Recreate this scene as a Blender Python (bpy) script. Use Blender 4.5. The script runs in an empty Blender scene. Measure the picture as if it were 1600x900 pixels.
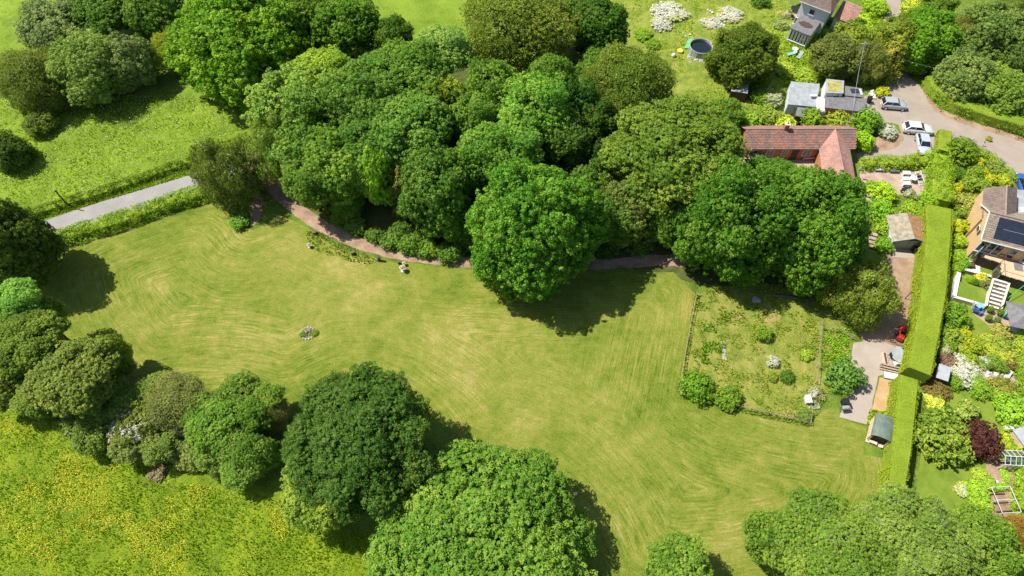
import bpy, bmesh, math, random
import numpy as np
from mathutils import Vector, Matrix
from mathutils.geometry import delaunay_2d_cdt
R = math.radians
SC = bpy.context.scene

# ------------------------------------------------------------------ camera
CAM_H = 77.0; FPX = 1067.0; PITCH = R(58)
cam = bpy.data.objects.new('camera', bpy.data.cameras.new('camera'))
SC.collection.objects.link(cam)
cam.location = (0, 0, CAM_H); cam.rotation_euler = (R(90) - PITCH, 0, 0)
cam.data.sensor_width = 36; cam.data.lens = FPX / 1600 * 36
cam.data.clip_start = 0.5; cam.data.clip_end = 6000
SC.camera = cam
# ------------------------------------------------------------------ sky and sun
SUN = Vector((-.66, .22, 1.0)).normalized()          # towards the sun
el = math.asin(SUN.z); az = math.atan2(SUN.x, SUN.y)
w = bpy.data.worlds.new("World"); SC.world = w; w.use_nodes = True
nt = w.node_tree; nt.nodes.clear()
sky = nt.nodes.new('ShaderNodeTexSky'); sky.sky_type = 'NISHITA'; sky.sun_disc = False
sky.sun_elevation = el; sky.sun_rotation = az; sky.altitude = 100
bg = nt.nodes.new('ShaderNodeBackground'); bg.inputs[1].default_value = 0.09
wo = nt.nodes.new('ShaderNodeOutputWorld')
nt.links.new(sky.outputs[0], bg.inputs[0]); nt.links.new(bg.outputs[0], wo.inputs[0])
sl = bpy.data.lights.new('sun', 'SUN'); sl.energy = 4.8; sl.angle = R(0.5); sl.color = (1.0, 0.95, 0.86)
so = bpy.data.objects.new('sun', sl); SC.collection.objects.link(so)
so.rotation_euler = SUN.to_track_quat('Z', 'Y').to_euler(); so.location = (0, 0, 60)
SC.view_settings.view_transform = 'Standard'; SC.view_settings.look = 'None'
SC.view_settings.exposure = 0.66; SC.view_settings.gamma = 1.0
SC.cycles.max_bounces = 5; SC.cycles.diffuse_bounces = 3; SC.cycles.transmission_bounces = 4
SC.cycles.transparent_max_bounces = 6; SC.cycles.glossy_bounces = 2

sp, cp = math.sin(PITCH), math.cos(PITCH)
def G(px, py, z=0.0):
    """survey: where a point measured on the aerial photograph lies at height z"""
    dx = (px - 800) / FPX; dy = (py - 450) / FPX
    t = (CAM_H - z) / (sp + dy * cp)
    return Vector((dx * t, (cp - dy * sp) * t, z))
def scale_at(p):                       # photograph pixels per metre at p
    return FPX / (p.y * cp + (CAM_H - p.z) * sp)
def GL(pts, z=0.0): return [G(x, y, z) for x, y in pts]

# ------------------------------------------------------------------ helpers
def link(o, parent=None):
    SC.collection.objects.link(o)
    if parent is not None: o.parent = parent
    return o
def tag(o, label=None, cat=None, group=None, kind=None):
    if label: o['label'] = label
    if cat: o['category'] = cat
    if group: o['group'] = group
    if kind: o['kind'] = kind
    return o
def empty(name, loc=(0, 0, 0), rz=0.0, label=None, cat=None, group=None):
    o = bpy.data.objects.new(name, None); o.empty_display_size = 0.3
    o.location = loc; o.rotation_euler = (0, 0, rz)
    link(o); return tag(o, label, cat, group)
def children(o): return [c for c in bpy.data.objects if c.parent == o]
def copy_tree(o, parent=None, loc=None, rz=None, label=None, top=True):
    kids = CH.get(o.name) if o.name in CH else children(o)
    c = o.copy(); SC.collection.objects.link(c)
    if parent is not None: c.parent = parent
    if loc is not None: c.location = loc
    if rz is not None: c.rotation_euler = (0, 0, rz)
    if label: c['label'] = label
    for k in kids: copy_tree(k, c)
    return c
CH = {}

class MB:
    """collects shapes and links them as one mesh object"""
    def __init__(s): s.v = []; s.f = []; s.m = []; s.mi = 0
    def add(s, vs, fs):
        n = len(s.v); s.v += [tuple(v) for v in vs]
        s.f += [tuple(i + n for i in f) for f in fs]; s.m += [s.mi] * len(fs)
        return s
    def box(s, c, d, rz=0.0, M=None, taper=1.0):
        x, y, z = d[0] / 2, d[1] / 2, d[2] / 2; t = taper
        vs = [Vector(q) for q in ((-x, -y, -z), (x, -y, -z), (x, y, -z), (-x, y, -z), (-x*t, -y*t, z), (x*t, -y*t, z), (x*t, y*t, z), (-x*t, y*t, z))]
        m = Matrix.Rotation(rz, 3, 'Z') if M is None else M
        return s.add([m @ v + Vector(c) for v in vs], [(0, 3, 2, 1), (4, 5, 6, 7), (0, 1, 5, 4), (1, 2, 6, 5), (2, 3, 7, 6), (3, 0, 4, 7)])
    def bar(s, a, b, w=0.05, h=None):
        a = Vector(a); b = Vector(b); d = b - a; L = d.length
        if L < 1e-5: return s
        q = d.to_track_quat('X', 'Z').to_matrix()
        return s.box((a + b) / 2, (L, w, h or w), M=q)
    def tube(s, pts, rs, n=6, cap=True):
        pts = [Vector(p) for p in pts]
        if not hasattr(rs, '__len__'): rs = [rs] * len(pts)
        vs = []; fs = []
        for i, p in enumerate(pts):
            d = (pts[min(i + 1, len(pts) - 1)] - pts[max(i - 1, 0)]).normalized()
            q = d.to_track_quat('Z', 'Y').to_matrix()
            for k in range(n):
                a = 2 * math.pi * k / n
                vs.append(p + q @ Vector((math.cos(a) * rs[i], math.sin(a) * rs[i], 0)))
        for i in range(len(pts) - 1):
            for k in range(n):
                k2 = (k + 1) % n
                fs.append((i*n + k, i*n + k2, (i+1)*n + k2, (i+1)*n + k))
        if cap:
            fs.append(tuple(range(n))[::-1]); fs.append(tuple((len(pts)-1)*n + k for k in range(n)))
        return s.add(vs, fs)
    def cyl(s, c, r, h, n=12, r2=None):
        c = Vector(c); return s.tube([c, c + Vector((0, 0, h))], [r, r if r2 is None else r2], n)
    def prism(s, poly, z0, z1):
        n = len(poly)
        return s.add([(p[0], p[1], z0) for p in poly] + [(p[0], p[1], z1) for p in poly],
                     [tuple(range(n))[::-1], tuple(range(n, 2*n))] + [(i, (i+1) % n, n + (i+1) % n, n + i) for i in range(n)])
    def slab(s, poly, th):
        """3-D polygon given a thickness downwards along its normal"""
        P = [Vector(p) for p in poly]; nn = (P[1] - P[0]).cross(P[2] - P[0]).normalized(); n = len(P)
        return s.add(P + [p - nn * th for p in P], [tuple(range(n)), tuple(range(n, 2*n))[::-1]] + [(i, n + i, n + (i+1) % n, (i+1) % n) for i in range(n)])
    def blob(s, c, r, n=8, m=5, seed=0, amp=0.15, sz=1.0):
        rg = random.Random(seed); vs = []; fs = []; c = Vector(c)
        for j in range(m + 1):
            ph = math.pi * j / m
            for k in range(n):
                a = 2 * math.pi * k / n; q = r * (1 + rg.uniform(-amp, amp))
                vs.append(c + Vector((q * math.sin(ph) * math.cos(a), q * math.sin(ph) * math.sin(a), q * sz * math.cos(ph))))
        for j in range(m):
            for k in range(n): fs.append((j*n + k, j*n + (k+1) % n, (j+1)*n + (k+1) % n, (j+1)*n + k))
        return s.add(vs, fs)
    def build(s, name, mats, parent=None, loc=None, rz=None, smooth=False, bevel=0):
        me = bpy.data.meshes.new(name); me.from_pydata(s.v, [], s.f)
        if not isinstance(mats, (list, tuple)): mats = [mats]
        for m in mats: me.materials.append(m)
        if len(mats) > 1: me.polygons.foreach_set('material_index', s.m)
        if smooth: me.polygons.foreach_set('use_smooth', [True] * len(s.f))
        me.update()
        if bevel:
            b = bmesh.new(); b.from_mesh(me)
            bmesh.ops.bevel(b, geom=list(b.edges), offset=bevel, segments=1, affect='EDGES'); b.to_mesh(me); b.free()
        o = bpy.data.objects.new(name, me)
        if loc is not None: o.location = loc
        if rz is not None: o.rotation_euler = (0, 0, rz)
        return link(o, parent)

def fastmesh(name, V, F, mat, attrs=None, mi=None):
    """V (n,3) array, F (m,k) array of equal-sized faces"""
    me = bpy.data.meshes.new(name); n = len(V); m, k = F.shape
    me.vertices.add(n); me.vertices.foreach_set('co', V.astype(np.float32).ravel())
    me.loops.add(m * k); me.loops.foreach_set('vertex_index', F.astype(np.int32).ravel())
    me.polygons.add(m)
    me.polygons.foreach_set('loop_start', np.arange(0, m * k, k, dtype=np.int32))
    me.polygons.foreach_set('loop_total', np.full(m, k, dtype=np.int32))
    for a, (dom, arr) in (attrs or {}).items():
        at = me.attributes.new(a, 'FLOAT', dom); at.data.foreach_set('value', arr.astype(np.float32))
    for q in (mat if isinstance(mat, list) else [mat]): me.materials.append(q)
    if mi is not None: me.polygons.foreach_set('material_index', mi.astype(np.int32))
    me.update(calc_edges=True); return me

def vnoise(x, y, seed=0):
    """smooth 2-D value noise in 0..1 on numpy arrays"""
    xi = np.floor(x).astype(np.int64); yi = np.floor(y).astype(np.int64); fx = x - xi; fy = y - yi
    def h(a, b):
        n = (a * 374761393 + b * 668265263 + seed * 974634777) & 0x7fffffff
        n = (n ^ (n >> 13)) * 1274126177 & 0x7fffffff
        return ((n ^ (n >> 16)) & 0xffff) / 65535.0
    u = fx * fx * (3 - 2 * fx); v = fy * fy * (3 - 2 * fy)
    return (h(xi, yi) * (1-u) + h(xi+1, yi) * u) * (1-v) + (h(xi, yi+1) * (1-u) + h(xi+1, yi+1) * u) * v
def inpoly(x, y, poly):
    c = np.zeros(x.shape, bool); n = len(poly)
    for i in range(n):
        x0, y0 = poly[i][0], poly[i][1]; x1, y1 = poly[(i+1) % n][0], poly[(i+1) % n][1]
        if y0 == y1: continue
        c ^= ((y0 > y) != (y1 > y)) & (x < (x1 - x0) * (y - y0) / (y1 - y0) + x0)
    return c
def distpoly(x, y, poly, closed=True):
    d = np.full(x.shape, 1e9); n = len(poly)
    for i in range(n if closed else n - 1):
        ax, ay = poly[i][0], poly[i][1]; bx, by = poly[(i+1) % n][0], poly[(i+1) % n][1]
        ex, ey = bx - ax, by - ay; L = ex*ex + ey*ey + 1e-9
        t = np.clip(((x - ax)*ex + (y - ay)*ey) / L, 0, 1)
        d = np.minimum(d, np.hypot(x - ax - t*ex, y - ay - t*ey))
    return d
def smooth_poly(poly, k=2):
    P = [Vector((p[0], p[1], 0)) for p in poly]
    for _ in range(k):
        Q = []
        for i in range(len(P)):
            a, b = P[i], P[(i+1) % len(P)]; Q += [a*.75 + b*.25, a*.25 + b*.75]
        P = Q
    return P

# ------------------------------------------------------------------ materials
class NT:
    def __init__(s, name):
        s.m = bpy.data.materials.new(name); s.m.use_nodes = True; s.t = s.m.node_tree; s.t.nodes.clear()
    def n(s, typ, **kw):
        n = s.t.nodes.new(typ)
        for k, v in kw.items():
            if k.startswith('_'): setattr(n, k[1:], v)
            else: s.set(n, k.replace('__', ' '), v)
        return n
    def set(s, n, k, v):
        i = n.inputs[int(k[1:])] if k[0] == 'i' and k[1:].isdigit() else n.inputs[k]
        if isinstance(v, bpy.types.NodeSocket): s.t.links.new(v, i)
        else: i.default_value = v
    def co(s): return s.n('ShaderNodeTexCoord').outputs['Object']
    def wco(s): return s.n('ShaderNodeNewGeometry').outputs['Position']
    def noise(s, vec, scale, detail=2, rough=.5, dist=0):
        return s.n('ShaderNodeTexNoise', Vector=vec, Scale=scale, Detail=detail, Roughness=rough, Distortion=dist).outputs[0]
    def ramp(s, fac, stops):
        r = s.n('ShaderNodeValToRGB', Fac=fac); e = r.color_ramp.elements
        while len(e) < len(stops): e.new(.5)
        for q, (p, c) in zip(e, stops): q.position = p; q.color = (*c, 1) if len(c) == 3 else c
        return r.outputs[0]
    def mix(s, f, a, b, mode='MIX'):
        n = s.t.nodes.new('ShaderNodeMix'); n.data_type = 'RGBA'; n.blend_type = mode
        for i, v in ((0, f), (6, a), (7, b)):
            if isinstance(v, bpy.types.NodeSocket): s.t.links.new(v, n.inputs[i])
            else: n.inputs[i].default_value = v if i == 0 else (*v, 1)[:4]
        return n.outputs[2]
    def math(s, op, a, b=0.0, c=0.0, clamp=False):
        n = s.t.nodes.new('ShaderNodeMath'); n.operation = op; n.use_clamp = clamp
        for i, v in enumerate((a, b, c)):
            if isinstance(v, bpy.types.NodeSocket): s.t.links.new(v, n.inputs[i])
            else: n.inputs[i].default_value = v
        return n.outputs[0]
    def mrange(s, v, a, b, c=0., d=1.):
        n = s.t.nodes.new('ShaderNodeMapRange'); s.t.links.new(v, n.inputs[0])
        for i, q in enumerate((a, b, c, d)): n.inputs[i+1].default_value = q
        return n.outputs[0]
    def attr(s, name): return s.n('ShaderNodeAttribute', _attribute_name=name).outputs['Fac']
    def out(s, color, rough=.8, spec=.3, bump=None, bstr=.3, bdist=.05, metal=0.):
        b = s.n('ShaderNodeBsdfPrincipled')
        s.set(b, 'Base Color', color if isinstance(color, bpy.types.NodeSocket) else (*color, 1))
        s.set(b, 'Roughness', rough); s.set(b, 'Specular IOR Level', spec); s.set(b, 'Metallic', metal)
        if bump is not None:
            k = s.n('ShaderNodeBump', Height=bump, Strength=bstr, Distance=bdist); s.set(b, 'Normal', k.outputs[0])
        o = s.n('ShaderNodeOutputMaterial'); s.t.links.new(b.outputs[0], o.inputs[0]); return s.m

def plain(name, col, rough=.6, var=.25, scale=3., spec=.3, metal=0., bump=0.):
    """painted or raw surface with a little wear and dirt of its own"""
    m = NT(name); c = m.co()
    n = m.noise(c, scale, 4, .6)
    d = tuple(x * (1 - var) for x in col); l = tuple(min(1, x * (1 + var * .6)) for x in col)
    colr = m.ramp(n, [(.3, d), (.7, l)])
    return m.out(colr, rough, spec, bump=m.noise(c, scale * 8, 3) if bump else None, bstr=bump, bdist=.02, metal=metal)

def grass_mat(name, stops, scale=.35, fine=6., bstr=.5, bdist=.15, patch=None, wornc=None):
    m = NT(name); c = m.wco()
    n1 = m.noise(c, scale, 5, .62, .4); n2 = m.noise(c, fine, 4, .7)
    f = m.math('ADD', m.math('MULTIPLY', n1, .62), m.math('MULTIPLY', n2, .38))
    col = m.ramp(f, stops)
    if wornc:
        k = m.ramp(m.noise(c, .22, 5, .65, .6), [(wornc[0], (0, 0, 0)), (wornc[0] + .12, (1, 1, 1))])
        col = m.mix(m.math('MULTIPLY', k, .8), col, wornc[1])
    return m.out(col, .85, .15, bump=n2, bstr=bstr, bdist=bdist)

GRS_ROUGH = grass_mat('rough_grass', [(.3, (0.046, 0.081, 0.009)), (.45, (0.099, 0.155, 0.017)), (.58, (0.155, 0.223, 0.028)), (.72, (0.223, 0.260, 0.056))], .35, 3.5, .7, .3)
MEADOW = grass_mat('meadow_sward', [(.3, (0.070, 0.113, 0.007)), (.45, (0.140, 0.213, 0.011)), (.58, (0.207, 0.279, 0.015)), (.75, (0.315, 0.331, 0.025))], .3, 4.5, .8, .3)
MEADOW2 = grass_mat('upper_meadow_sward', [(.3, (0.074, 0.129, 0.010)), (.45, (0.142, 0.221, 0.017)), (.6, (0.209, 0.299, 0.028)), (.78, (0.312, 0.356, 0.068))], .18, 3.2, .7, .25)
PADDOCK = grass_mat('paddock_turf', [(.3, (0.079, 0.115, 0.014)), (.45, (0.174, 0.210, 0.032)), (.58, (0.269, 0.260, 0.059)), (.72, (0.364, 0.288, 0.118))], .45, 5, .7, .2, wornc=(.60, (0.396, 0.260, 0.145)))
GARDEN_LAWN = grass_mat('garden_lawn_turf', [(.3, (0.074, 0.138, 0.013)), (.5, (0.149, 0.214, 0.023)), (.7, (0.223, 0.261, 0.040))], .5, 9, .4, .06)
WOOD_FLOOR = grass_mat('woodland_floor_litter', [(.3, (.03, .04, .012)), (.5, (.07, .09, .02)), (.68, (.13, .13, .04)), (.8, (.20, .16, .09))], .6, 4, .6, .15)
BANK = grass_mat('garden_bank_growth', [(.3, (0.077, 0.123, 0.015)), (.45, (0.169, 0.231, 0.029)), (.6, (0.277, 0.310, 0.051)), (.75, (0.385, 0.332, 0.132))], .5, 4, .8, .3, wornc=(.60, (0.385, 0.274, 0.140)))

def lawn_mat():
    m = NT('mown_lawn'); c = m.wco(); d = m.attr('mow'); dv = m.attr('mow_straight'); sm = m.attr('straight_mask')
    sepc = m.n('ShaderNodeSeparateXYZ', Vector=c); X, Y = sepc.outputs[0], sepc.outputs[1]
    dd = m.math('ADD', d, m.math('MULTIPLY', m.noise(c, .10, 2), .5))
    def along(v, k, l):                 # noise drawn out along the mower's laps
        q = m.n('ShaderNodeCombineXYZ'); m.set(q, 'X', m.math('MULTIPLY', v, k)); m.set(q, 'Y', m.math('MULTIPLY', X, l)); m.set(q, 'Z', m.math('MULTIPLY', Y, l))
        return q.outputs[0]
    s1 = m.noise(along(dd, 1.5, .09), 1., 3, .6); s2 = m.noise(along(dv, 1.9, .05), 1., 3, .6)
    f1 = m.noise(along(dd, 4.6, .38), 1., 3, .6); f2 = m.noise(along(dv, 4.4, .25), 1., 3, .6)
    lap = m.mrange(m.mix(sm, s1, s2), .34, .66); fl = m.mrange(m.mix(sm, f1, f2), .3, .7)
    big = m.mrange(m.noise(c, .05, 4, .6, .4), .36, .64)
    mid = m.mrange(m.noise(c, .28, 5, .62, .8), .32, .68)
    fine = m.mrange(m.noise(c, 5.5, 5, .8), .36, .64)
    blot = m.mrange(m.noise(c, 1.1, 4, .65, .5), .3, .7)
    amp = m.math('MULTIPLY', m.math('ADD', m.attr('laps'), .06), m.mrange(m.noise(c, .25, 3, .5), .35, .65, .5, 1.1))
    f = m.math('ADD', m.math('MULTIPLY', m.math('SUBTRACT', lap, .3), m.math('MULTIPLY', amp, .5)), m.math('MULTIPLY', m.math('SUBTRACT', fl, .4), amp))
    for v, k in ((big, .26), (mid, .22), (fl, .10), (fine, .32), (blot, .20), (m.attr('dry'), .12)): f = m.math('ADD', f, m.math('MULTIPLY', v, k))
    col = m.ramp(f, [(.23, (.060, .108, .010)), (.41, (.120, .175, .017)), (.60, (.190, .228, .031)), (.78, (.272, .265, .056)), (.96, (.385, .33, .115))])
    return m.out(col, .9, .1, bump=m.math('ADD', fine, m.math('ADD', fl, m.math('MULTIPLY', lap, .4))), bstr=.7, bdist=.08)
LAWN = lawn_mat()

def asphalt_mat(name, a, b, crackle=.5):
    m = NT(name); c = m.wco()
    n = m.noise(c, .35, 5, .6, .3); f = m.noise(c, 14, 3, .7)
    v = m.n('ShaderNodeTexVoronoi', Vector=c, Scale=.5, _feature='DISTANCE_TO_EDGE').outputs[0]
    col = m.ramp(m.math('ADD', m.math('MULTIPLY', n, .6), m.math('MULTIPLY', f, .4)), [(.32, a), (.68, b)])
    col = m.mix(m.math('MULTIPLY', m.ramp(v, [(0, (1, 1, 1)), (.02, (0, 0, 0))]), crackle * .5), col, tuple(x*.6 for x in a))
    return m.out(col, .9, .2, bump=f, bstr=.3, bdist=.02)
ROAD = asphalt_mat('worn_pale_asphalt', (0.226, 0.211, 0.200), (0.315, 0.301, 0.286), .25)
LANE = asphalt_mat('dusty_lane_asphalt', (0.256, 0.212, 0.168), (0.359, 0.305, 0.250), .35)
CONC = asphalt_mat('weathered_concrete', (0.288, 0.239, 0.191), (0.416, 0.353, 0.297), .35)
GRAVEL = grass_mat('gravel_track', [(.3, (0.119, 0.080, 0.047)), (.45, (0.256, 0.169, 0.111)), (.6, (0.385, 0.262, 0.182)), (.75, (0.503, 0.371, 0.269))], .5, 6, .6, .05)
SAND = grass_mat('sandy_soil', [(.3, (0.269, 0.166, 0.071)), (.5, (0.413, 0.271, 0.135)), (.7, (0.520, 0.375, 0.224))], .6, 7, .5, .05)
PAVE = grass_mat('pink_stone_paving', [(.3, (0.240, 0.168, 0.128)), (.5, (0.376, 0.280, 0.216)), (.7, (0.480, 0.384, 0.304))], .8, 6, .4, .03)

def leaf_mat(name='foliage', spots=None):
    m = NT(name); oi = m.n('ShaderNodeObjectInfo').outputs['Color']; t = m.attr('tint')
    hs = m.n('ShaderNodeHueSaturation', Color=oi)
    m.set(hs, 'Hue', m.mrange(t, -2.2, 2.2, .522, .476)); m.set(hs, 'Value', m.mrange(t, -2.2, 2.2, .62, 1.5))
    m.set(hs, 'Saturation', m.mrange(t, -2.2, 2.2, 1.04, .94))
    col = m.mix(1.0, hs.outputs[0], (1.62, 1.42, .92), 'MULTIPLY')
    if spots: col = m.mix(m.ramp(m.attr('bloom'), [(.5, (0, 0, 0)), (.51, (1, 1, 1))]), col, spots)
    d = m.n('ShaderNodeBsdfPrincipled', Roughness=.55); m.set(d, 'Base Color', col); m.set(d, 'Specular IOR Level', .10)
    hs2 = m.n('ShaderNodeHueSaturation', Color=col, Hue=.485, Value=1.5, Saturation=1.1)
    tr = m.n('ShaderNodeBsdfTranslucent', Color=hs2.outputs[0])
    mx = m.n('ShaderNodeMixShader', Fac=.22); m.t.links.new(d.outputs[0], mx.inputs[1]); m.t.links.new(tr.outputs[0], mx.inputs[2])
    o = m.n('ShaderNodeOutputMaterial'); m.t.links.new(mx.outputs[0], o.inputs[0]); return m.m
LEAF = leaf_mat()
LEAFB = leaf_mat('foliage_with_blossom', (.56, .56, .44))
BARK = plain('bark', (.14, .11, .08), .9, .4, 4, bump=.5)
BARKP = plain('pale_bark', (.42, .39, .34), .85, .4, 5, bump=.4)
# ------------------------------------------------------------------ vegetation builders
def nrm(a): return a / (np.linalg.norm(a, axis=1, keepdims=True) + 1e-9)
def leaf_quads(P, N, L, W, rg, droop=0.0):
    """rhombic leaves (or leaf sprays) at P with normals N"""
    n = len(P); T = rg.normal(size=(n, 3)); 
    if droop: T[:, 2] -= droop
    T = nrm(T - (T * N).sum(1, keepdims=True) * N); B = np.cross(N, T)
    L = np.asarray(L).reshape(-1, 1) * .5; W = np.asarray(W).reshape(-1, 1) * .5
    V = np.stack([P - T*L, P + B*W - N*W*.25, P + T*L, P - B*W - N*W*.25], 1).reshape(-1, 3)
    return V, np.arange(4 * n).reshape(n, 4)

def crown_geo(seed, rad, rz, nlobe=12, clr=.55, leaf=.22, nl=42, lobe=(.36, .5), spread=.58, low=-.55, flat=.85, droop=0.0, dens=1.0, up=.35, lobes=None, rough=.45, fill=.12, strand=0.0):
    """foliage as thousands of leaf sprays grouped in clumps on uneven boughs; origin at the crown's centre"""
    rg = np.random.default_rng(seed)
    asp = rz / rad
    if lobes is None:
        C = [(0, 0, .0, rad * .73)]
        for i in range(nlobe):
            zz = 1 - (i + .5) / nlobe * (1 - low); a = i * 2.39996 + rg.uniform(-.5, .5); q = math.sqrt(max(0, 1 - zz*zz))
            rr = rad * rg.uniform(lobe[0]*.8, lobe[1]); k = (rad - rr) * rg.uniform(.84, 1.10) * (spread / .58)
            C.append((q * math.cos(a) * k, q * math.sin(a) * k, zz * k, rr))
        C = np.array(C)
    else: C = np.array(lobes, float)
    C2 = C.copy()
    area = (C[:, 3] ** 2).sum() * 4 * math.pi
    nc = int(area / (clr * clr * 1.9) * dens * 1.8)
    li = rg.choice(len(C), nc, p=C[:, 3]**2 / (C[:, 3]**2).sum())
    D = nrm(rg.normal(size=(nc, 3))); P = C2[li, :3] + D * C[li, 3:4] * np.where(rg.random((nc, 1)) < .10, rg.uniform(1.1, 1.26, (nc, 1)), rg.uniform(.80, 1.1, (nc, 1)))
    dist = np.linalg.norm(P[:, None] - C2[None, :, :3], axis=2) / C[None, :, 3]
    dist[np.arange(nc), li] = 9
    keep = (dist.min(1) > .82) & (P[:, 2] > low * rad * 1.05)
    P = P[keep]; D = D[keep]; li = li[keep]
    # thin out overlapping clumps
    cell = {}; sel = []; md = clr * 1.12 / math.sqrt(dens)
    for i in range(len(P)):
        k = tuple((P[i] // md).astype(int)); ok = True
        for a in (-1, 0, 1):
            for b in (-1, 0, 1):
                for c in (-1, 0, 1):
                    for j in cell.get((k[0]+a, k[1]+b, k[2]+c), ()):
                        if ((P[i] - P[j])**2).sum() < md*md: ok = False; break
                    if not ok: break
                if not ok: break
            if not ok: break
        if ok: cell.setdefault(k, []).append(i); sel.append(i)
    P = P[sel]; D = D[sel]; li = li[sel]; n = len(P)
    cr = clr * rg.uniform(.5, 1.4, n)
    ct = rg.normal(size=n) * .6 + (rg.normal(size=len(C)) * .6)[li]
    ci = np.repeat(np.arange(n), nl); m = len(ci)
    O = D[ci]; d = nrm(rg.normal(size=(m, 3)) + O * .85 + np.array([0, 0, up]))
    rr = cr[ci][:, None] * rg.uniform(.62, 1.08, (m, 1))
    dd = d * rr; dd[:, 2] *= flat
    if strand:
        dd[:, 2] -= rg.uniform(0, 1, m) ** 1.3 * strand * cr[ci] * 2.2
    X = P[ci] + dd
    N = nrm(d + rough * rg.normal(size=(m, 3)))
    L = leaf * rg.uniform(.7, 1.35, m); W = L * rg.uniform(.5, .8, m)
    V, F = leaf_quads(X, N, L, W, rg, droop)
    tint = ct[ci] + rg.normal(size=m) * .45
    # inner leaves
    k = int(m * fill); lj = rg.choice(len(C), k); XD = nrm(rg.normal(size=(k, 3)))
    XI = C2[lj, :3] + XD * C[lj, 3:4] * rg.uniform(.55, .9, (k, 1)); XI = XI[XI[:, 2] > low * rad]; k = len(XI)
    V2, F2 = leaf_quads(XI, nrm(XI + rg.normal(size=(k, 3)) * rad * .3), leaf * 2.6 * np.ones(k), leaf * 2.0 * np.ones(k), rg)
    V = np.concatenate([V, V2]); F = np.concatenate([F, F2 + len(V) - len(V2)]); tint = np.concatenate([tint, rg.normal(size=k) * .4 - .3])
    V = V.copy(); V[:, 2] *= asp
    return V, F, tint, C

def conifer_geo(seed, rad, h, leaf=.24, tiers=15, per=9, nl=30, droop=.35):
    rg = np.random.default_rng(seed); X = []; N = []; ct = []
    for t in range(tiers):
        f = t / (tiers - 1); z = h * (.04 + .94 * f); r = rad * (1 - f) ** .65 + .2; k = max(4, int(per * (1 - f * .6)))
        for b in range(k):
            a = 2 * math.pi * (b + rg.uniform(-.3, .3)) / k + t * 1.1; rr = r * rg.uniform(.75, 1.15); tb = rg.normal() * .6
            m = int(nl * (rr / rad + .35)); s = rg.uniform(.15, 1.0, m) ** .7; wd = .32 * rr * (1.1 - s)
            off = rg.normal(size=m) * (wd * .5 + .1)
            x = np.cos(a) * s * rr - np.sin(a) * off; y = np.sin(a) * s * rr + np.cos(a) * off
            zz = z - s * s * rr * droop + rg.normal(size=m) * .12 - np.abs(off) * .25
            X.append(np.stack([x, y, zz], 1)); N.append(nrm(np.array([[math.cos(a) * .5, math.sin(a) * .5, 1.]]) + rg.normal(size=(m, 3)) * .4)); ct.append(np.full(m, tb))
    X = np.concatenate(X); N = np.concatenate(N); ct = np.concatenate(ct) + rg.normal(size=len(X)) * .4
    V, F = leaf_quads(X, N, leaf * rg.uniform(.8, 1.5, len(X)), leaf * .6 * np.ones(len(X)), rg)
    return V, F, ct, None

PROTO = {}
def proto(key, geo, mat=None, bloom=0.0, seed=0):
    V, F, t, C = geo; rg = np.random.default_rng(seed + 5)
    at = {'tint': ('FACE', t)}
    if bloom:
        c = V[F].mean(1); up = c[:, 2] > np.quantile(c[:, 2], .35)
        nz = vnoise(c[:, 0] * 1.1 + 50, c[:, 1] * 1.1 + 50, seed)
        at['bloom'] = ('FACE', ((nz * .6 + rg.random(len(F)) * .4 > 1 - bloom) & up).astype(float))
    me = fastmesh('crown_' + key, V, F, mat or LEAF, at)
    PROTO[key] = (me, np.abs(V[:, :2]).max() * .93, C, V[:, 2].min(), V[:, 2].max())

def trunk_mesh(key, h, rad, cz, C, asp=1.0, r0=None, twigs=0, seed=0, base=0.0):
    """trunk from the ground with limbs into each bough; heights in metres above the base"""
    rg = random.Random(seed + 7); b = MB(); r0 = r0 or max(.06, rad * .055)
    fork = max(.12 * h, cz - rad * .62 * asp) 
    b.tube([(0, 0, -.1), (r0*.2, 0, fork * .5), (-r0*.2, r0*.3, fork), (0, 0, cz + rad * .45 * asp)], [r0 * 1.35, r0, r0 * .85, r0 * .2], 8)
    if C is not None:
        for i, c in enumerate(C[1:]):
            e = Vector((c[0], c[1], cz + c[2] * asp)); s = Vector((0, 0, fork + (cz - fork) * rg.uniform(0, .5)))
            mid = s.lerp(e, .5) + Vector((rg.uniform(-.3, .3), rg.uniform(-.3, .3), -.05 * rad))
            b.tube([s, mid, e], [r0 * .5, r0 * .33, r0 * .12], 5, cap=False)
            for k in range(twigs):
                d = Vector((rg.gauss(0, 1), rg.gauss(0, 1), rg.gauss(.6, .8))).normalized() * c[3] * rg.uniform(.9, 1.12); d.z *= asp
                d2 = d * .55 + Vector((rg.uniform(-.4, .4), rg.uniform(-.4, .4), rg.uniform(-.1, .4)))
                b.tube([mid.lerp(e, .6), e + d2, e + d * 1.04], [r0 * .15, .045, .028], 3, cap=False)
    me = bpy.data.meshes.new('trunk'); me.from_pydata(b.v, [], b.f); me.update()
    me.polygons.foreach_set('use_smooth', [True] * len(b.f)); return me

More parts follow.
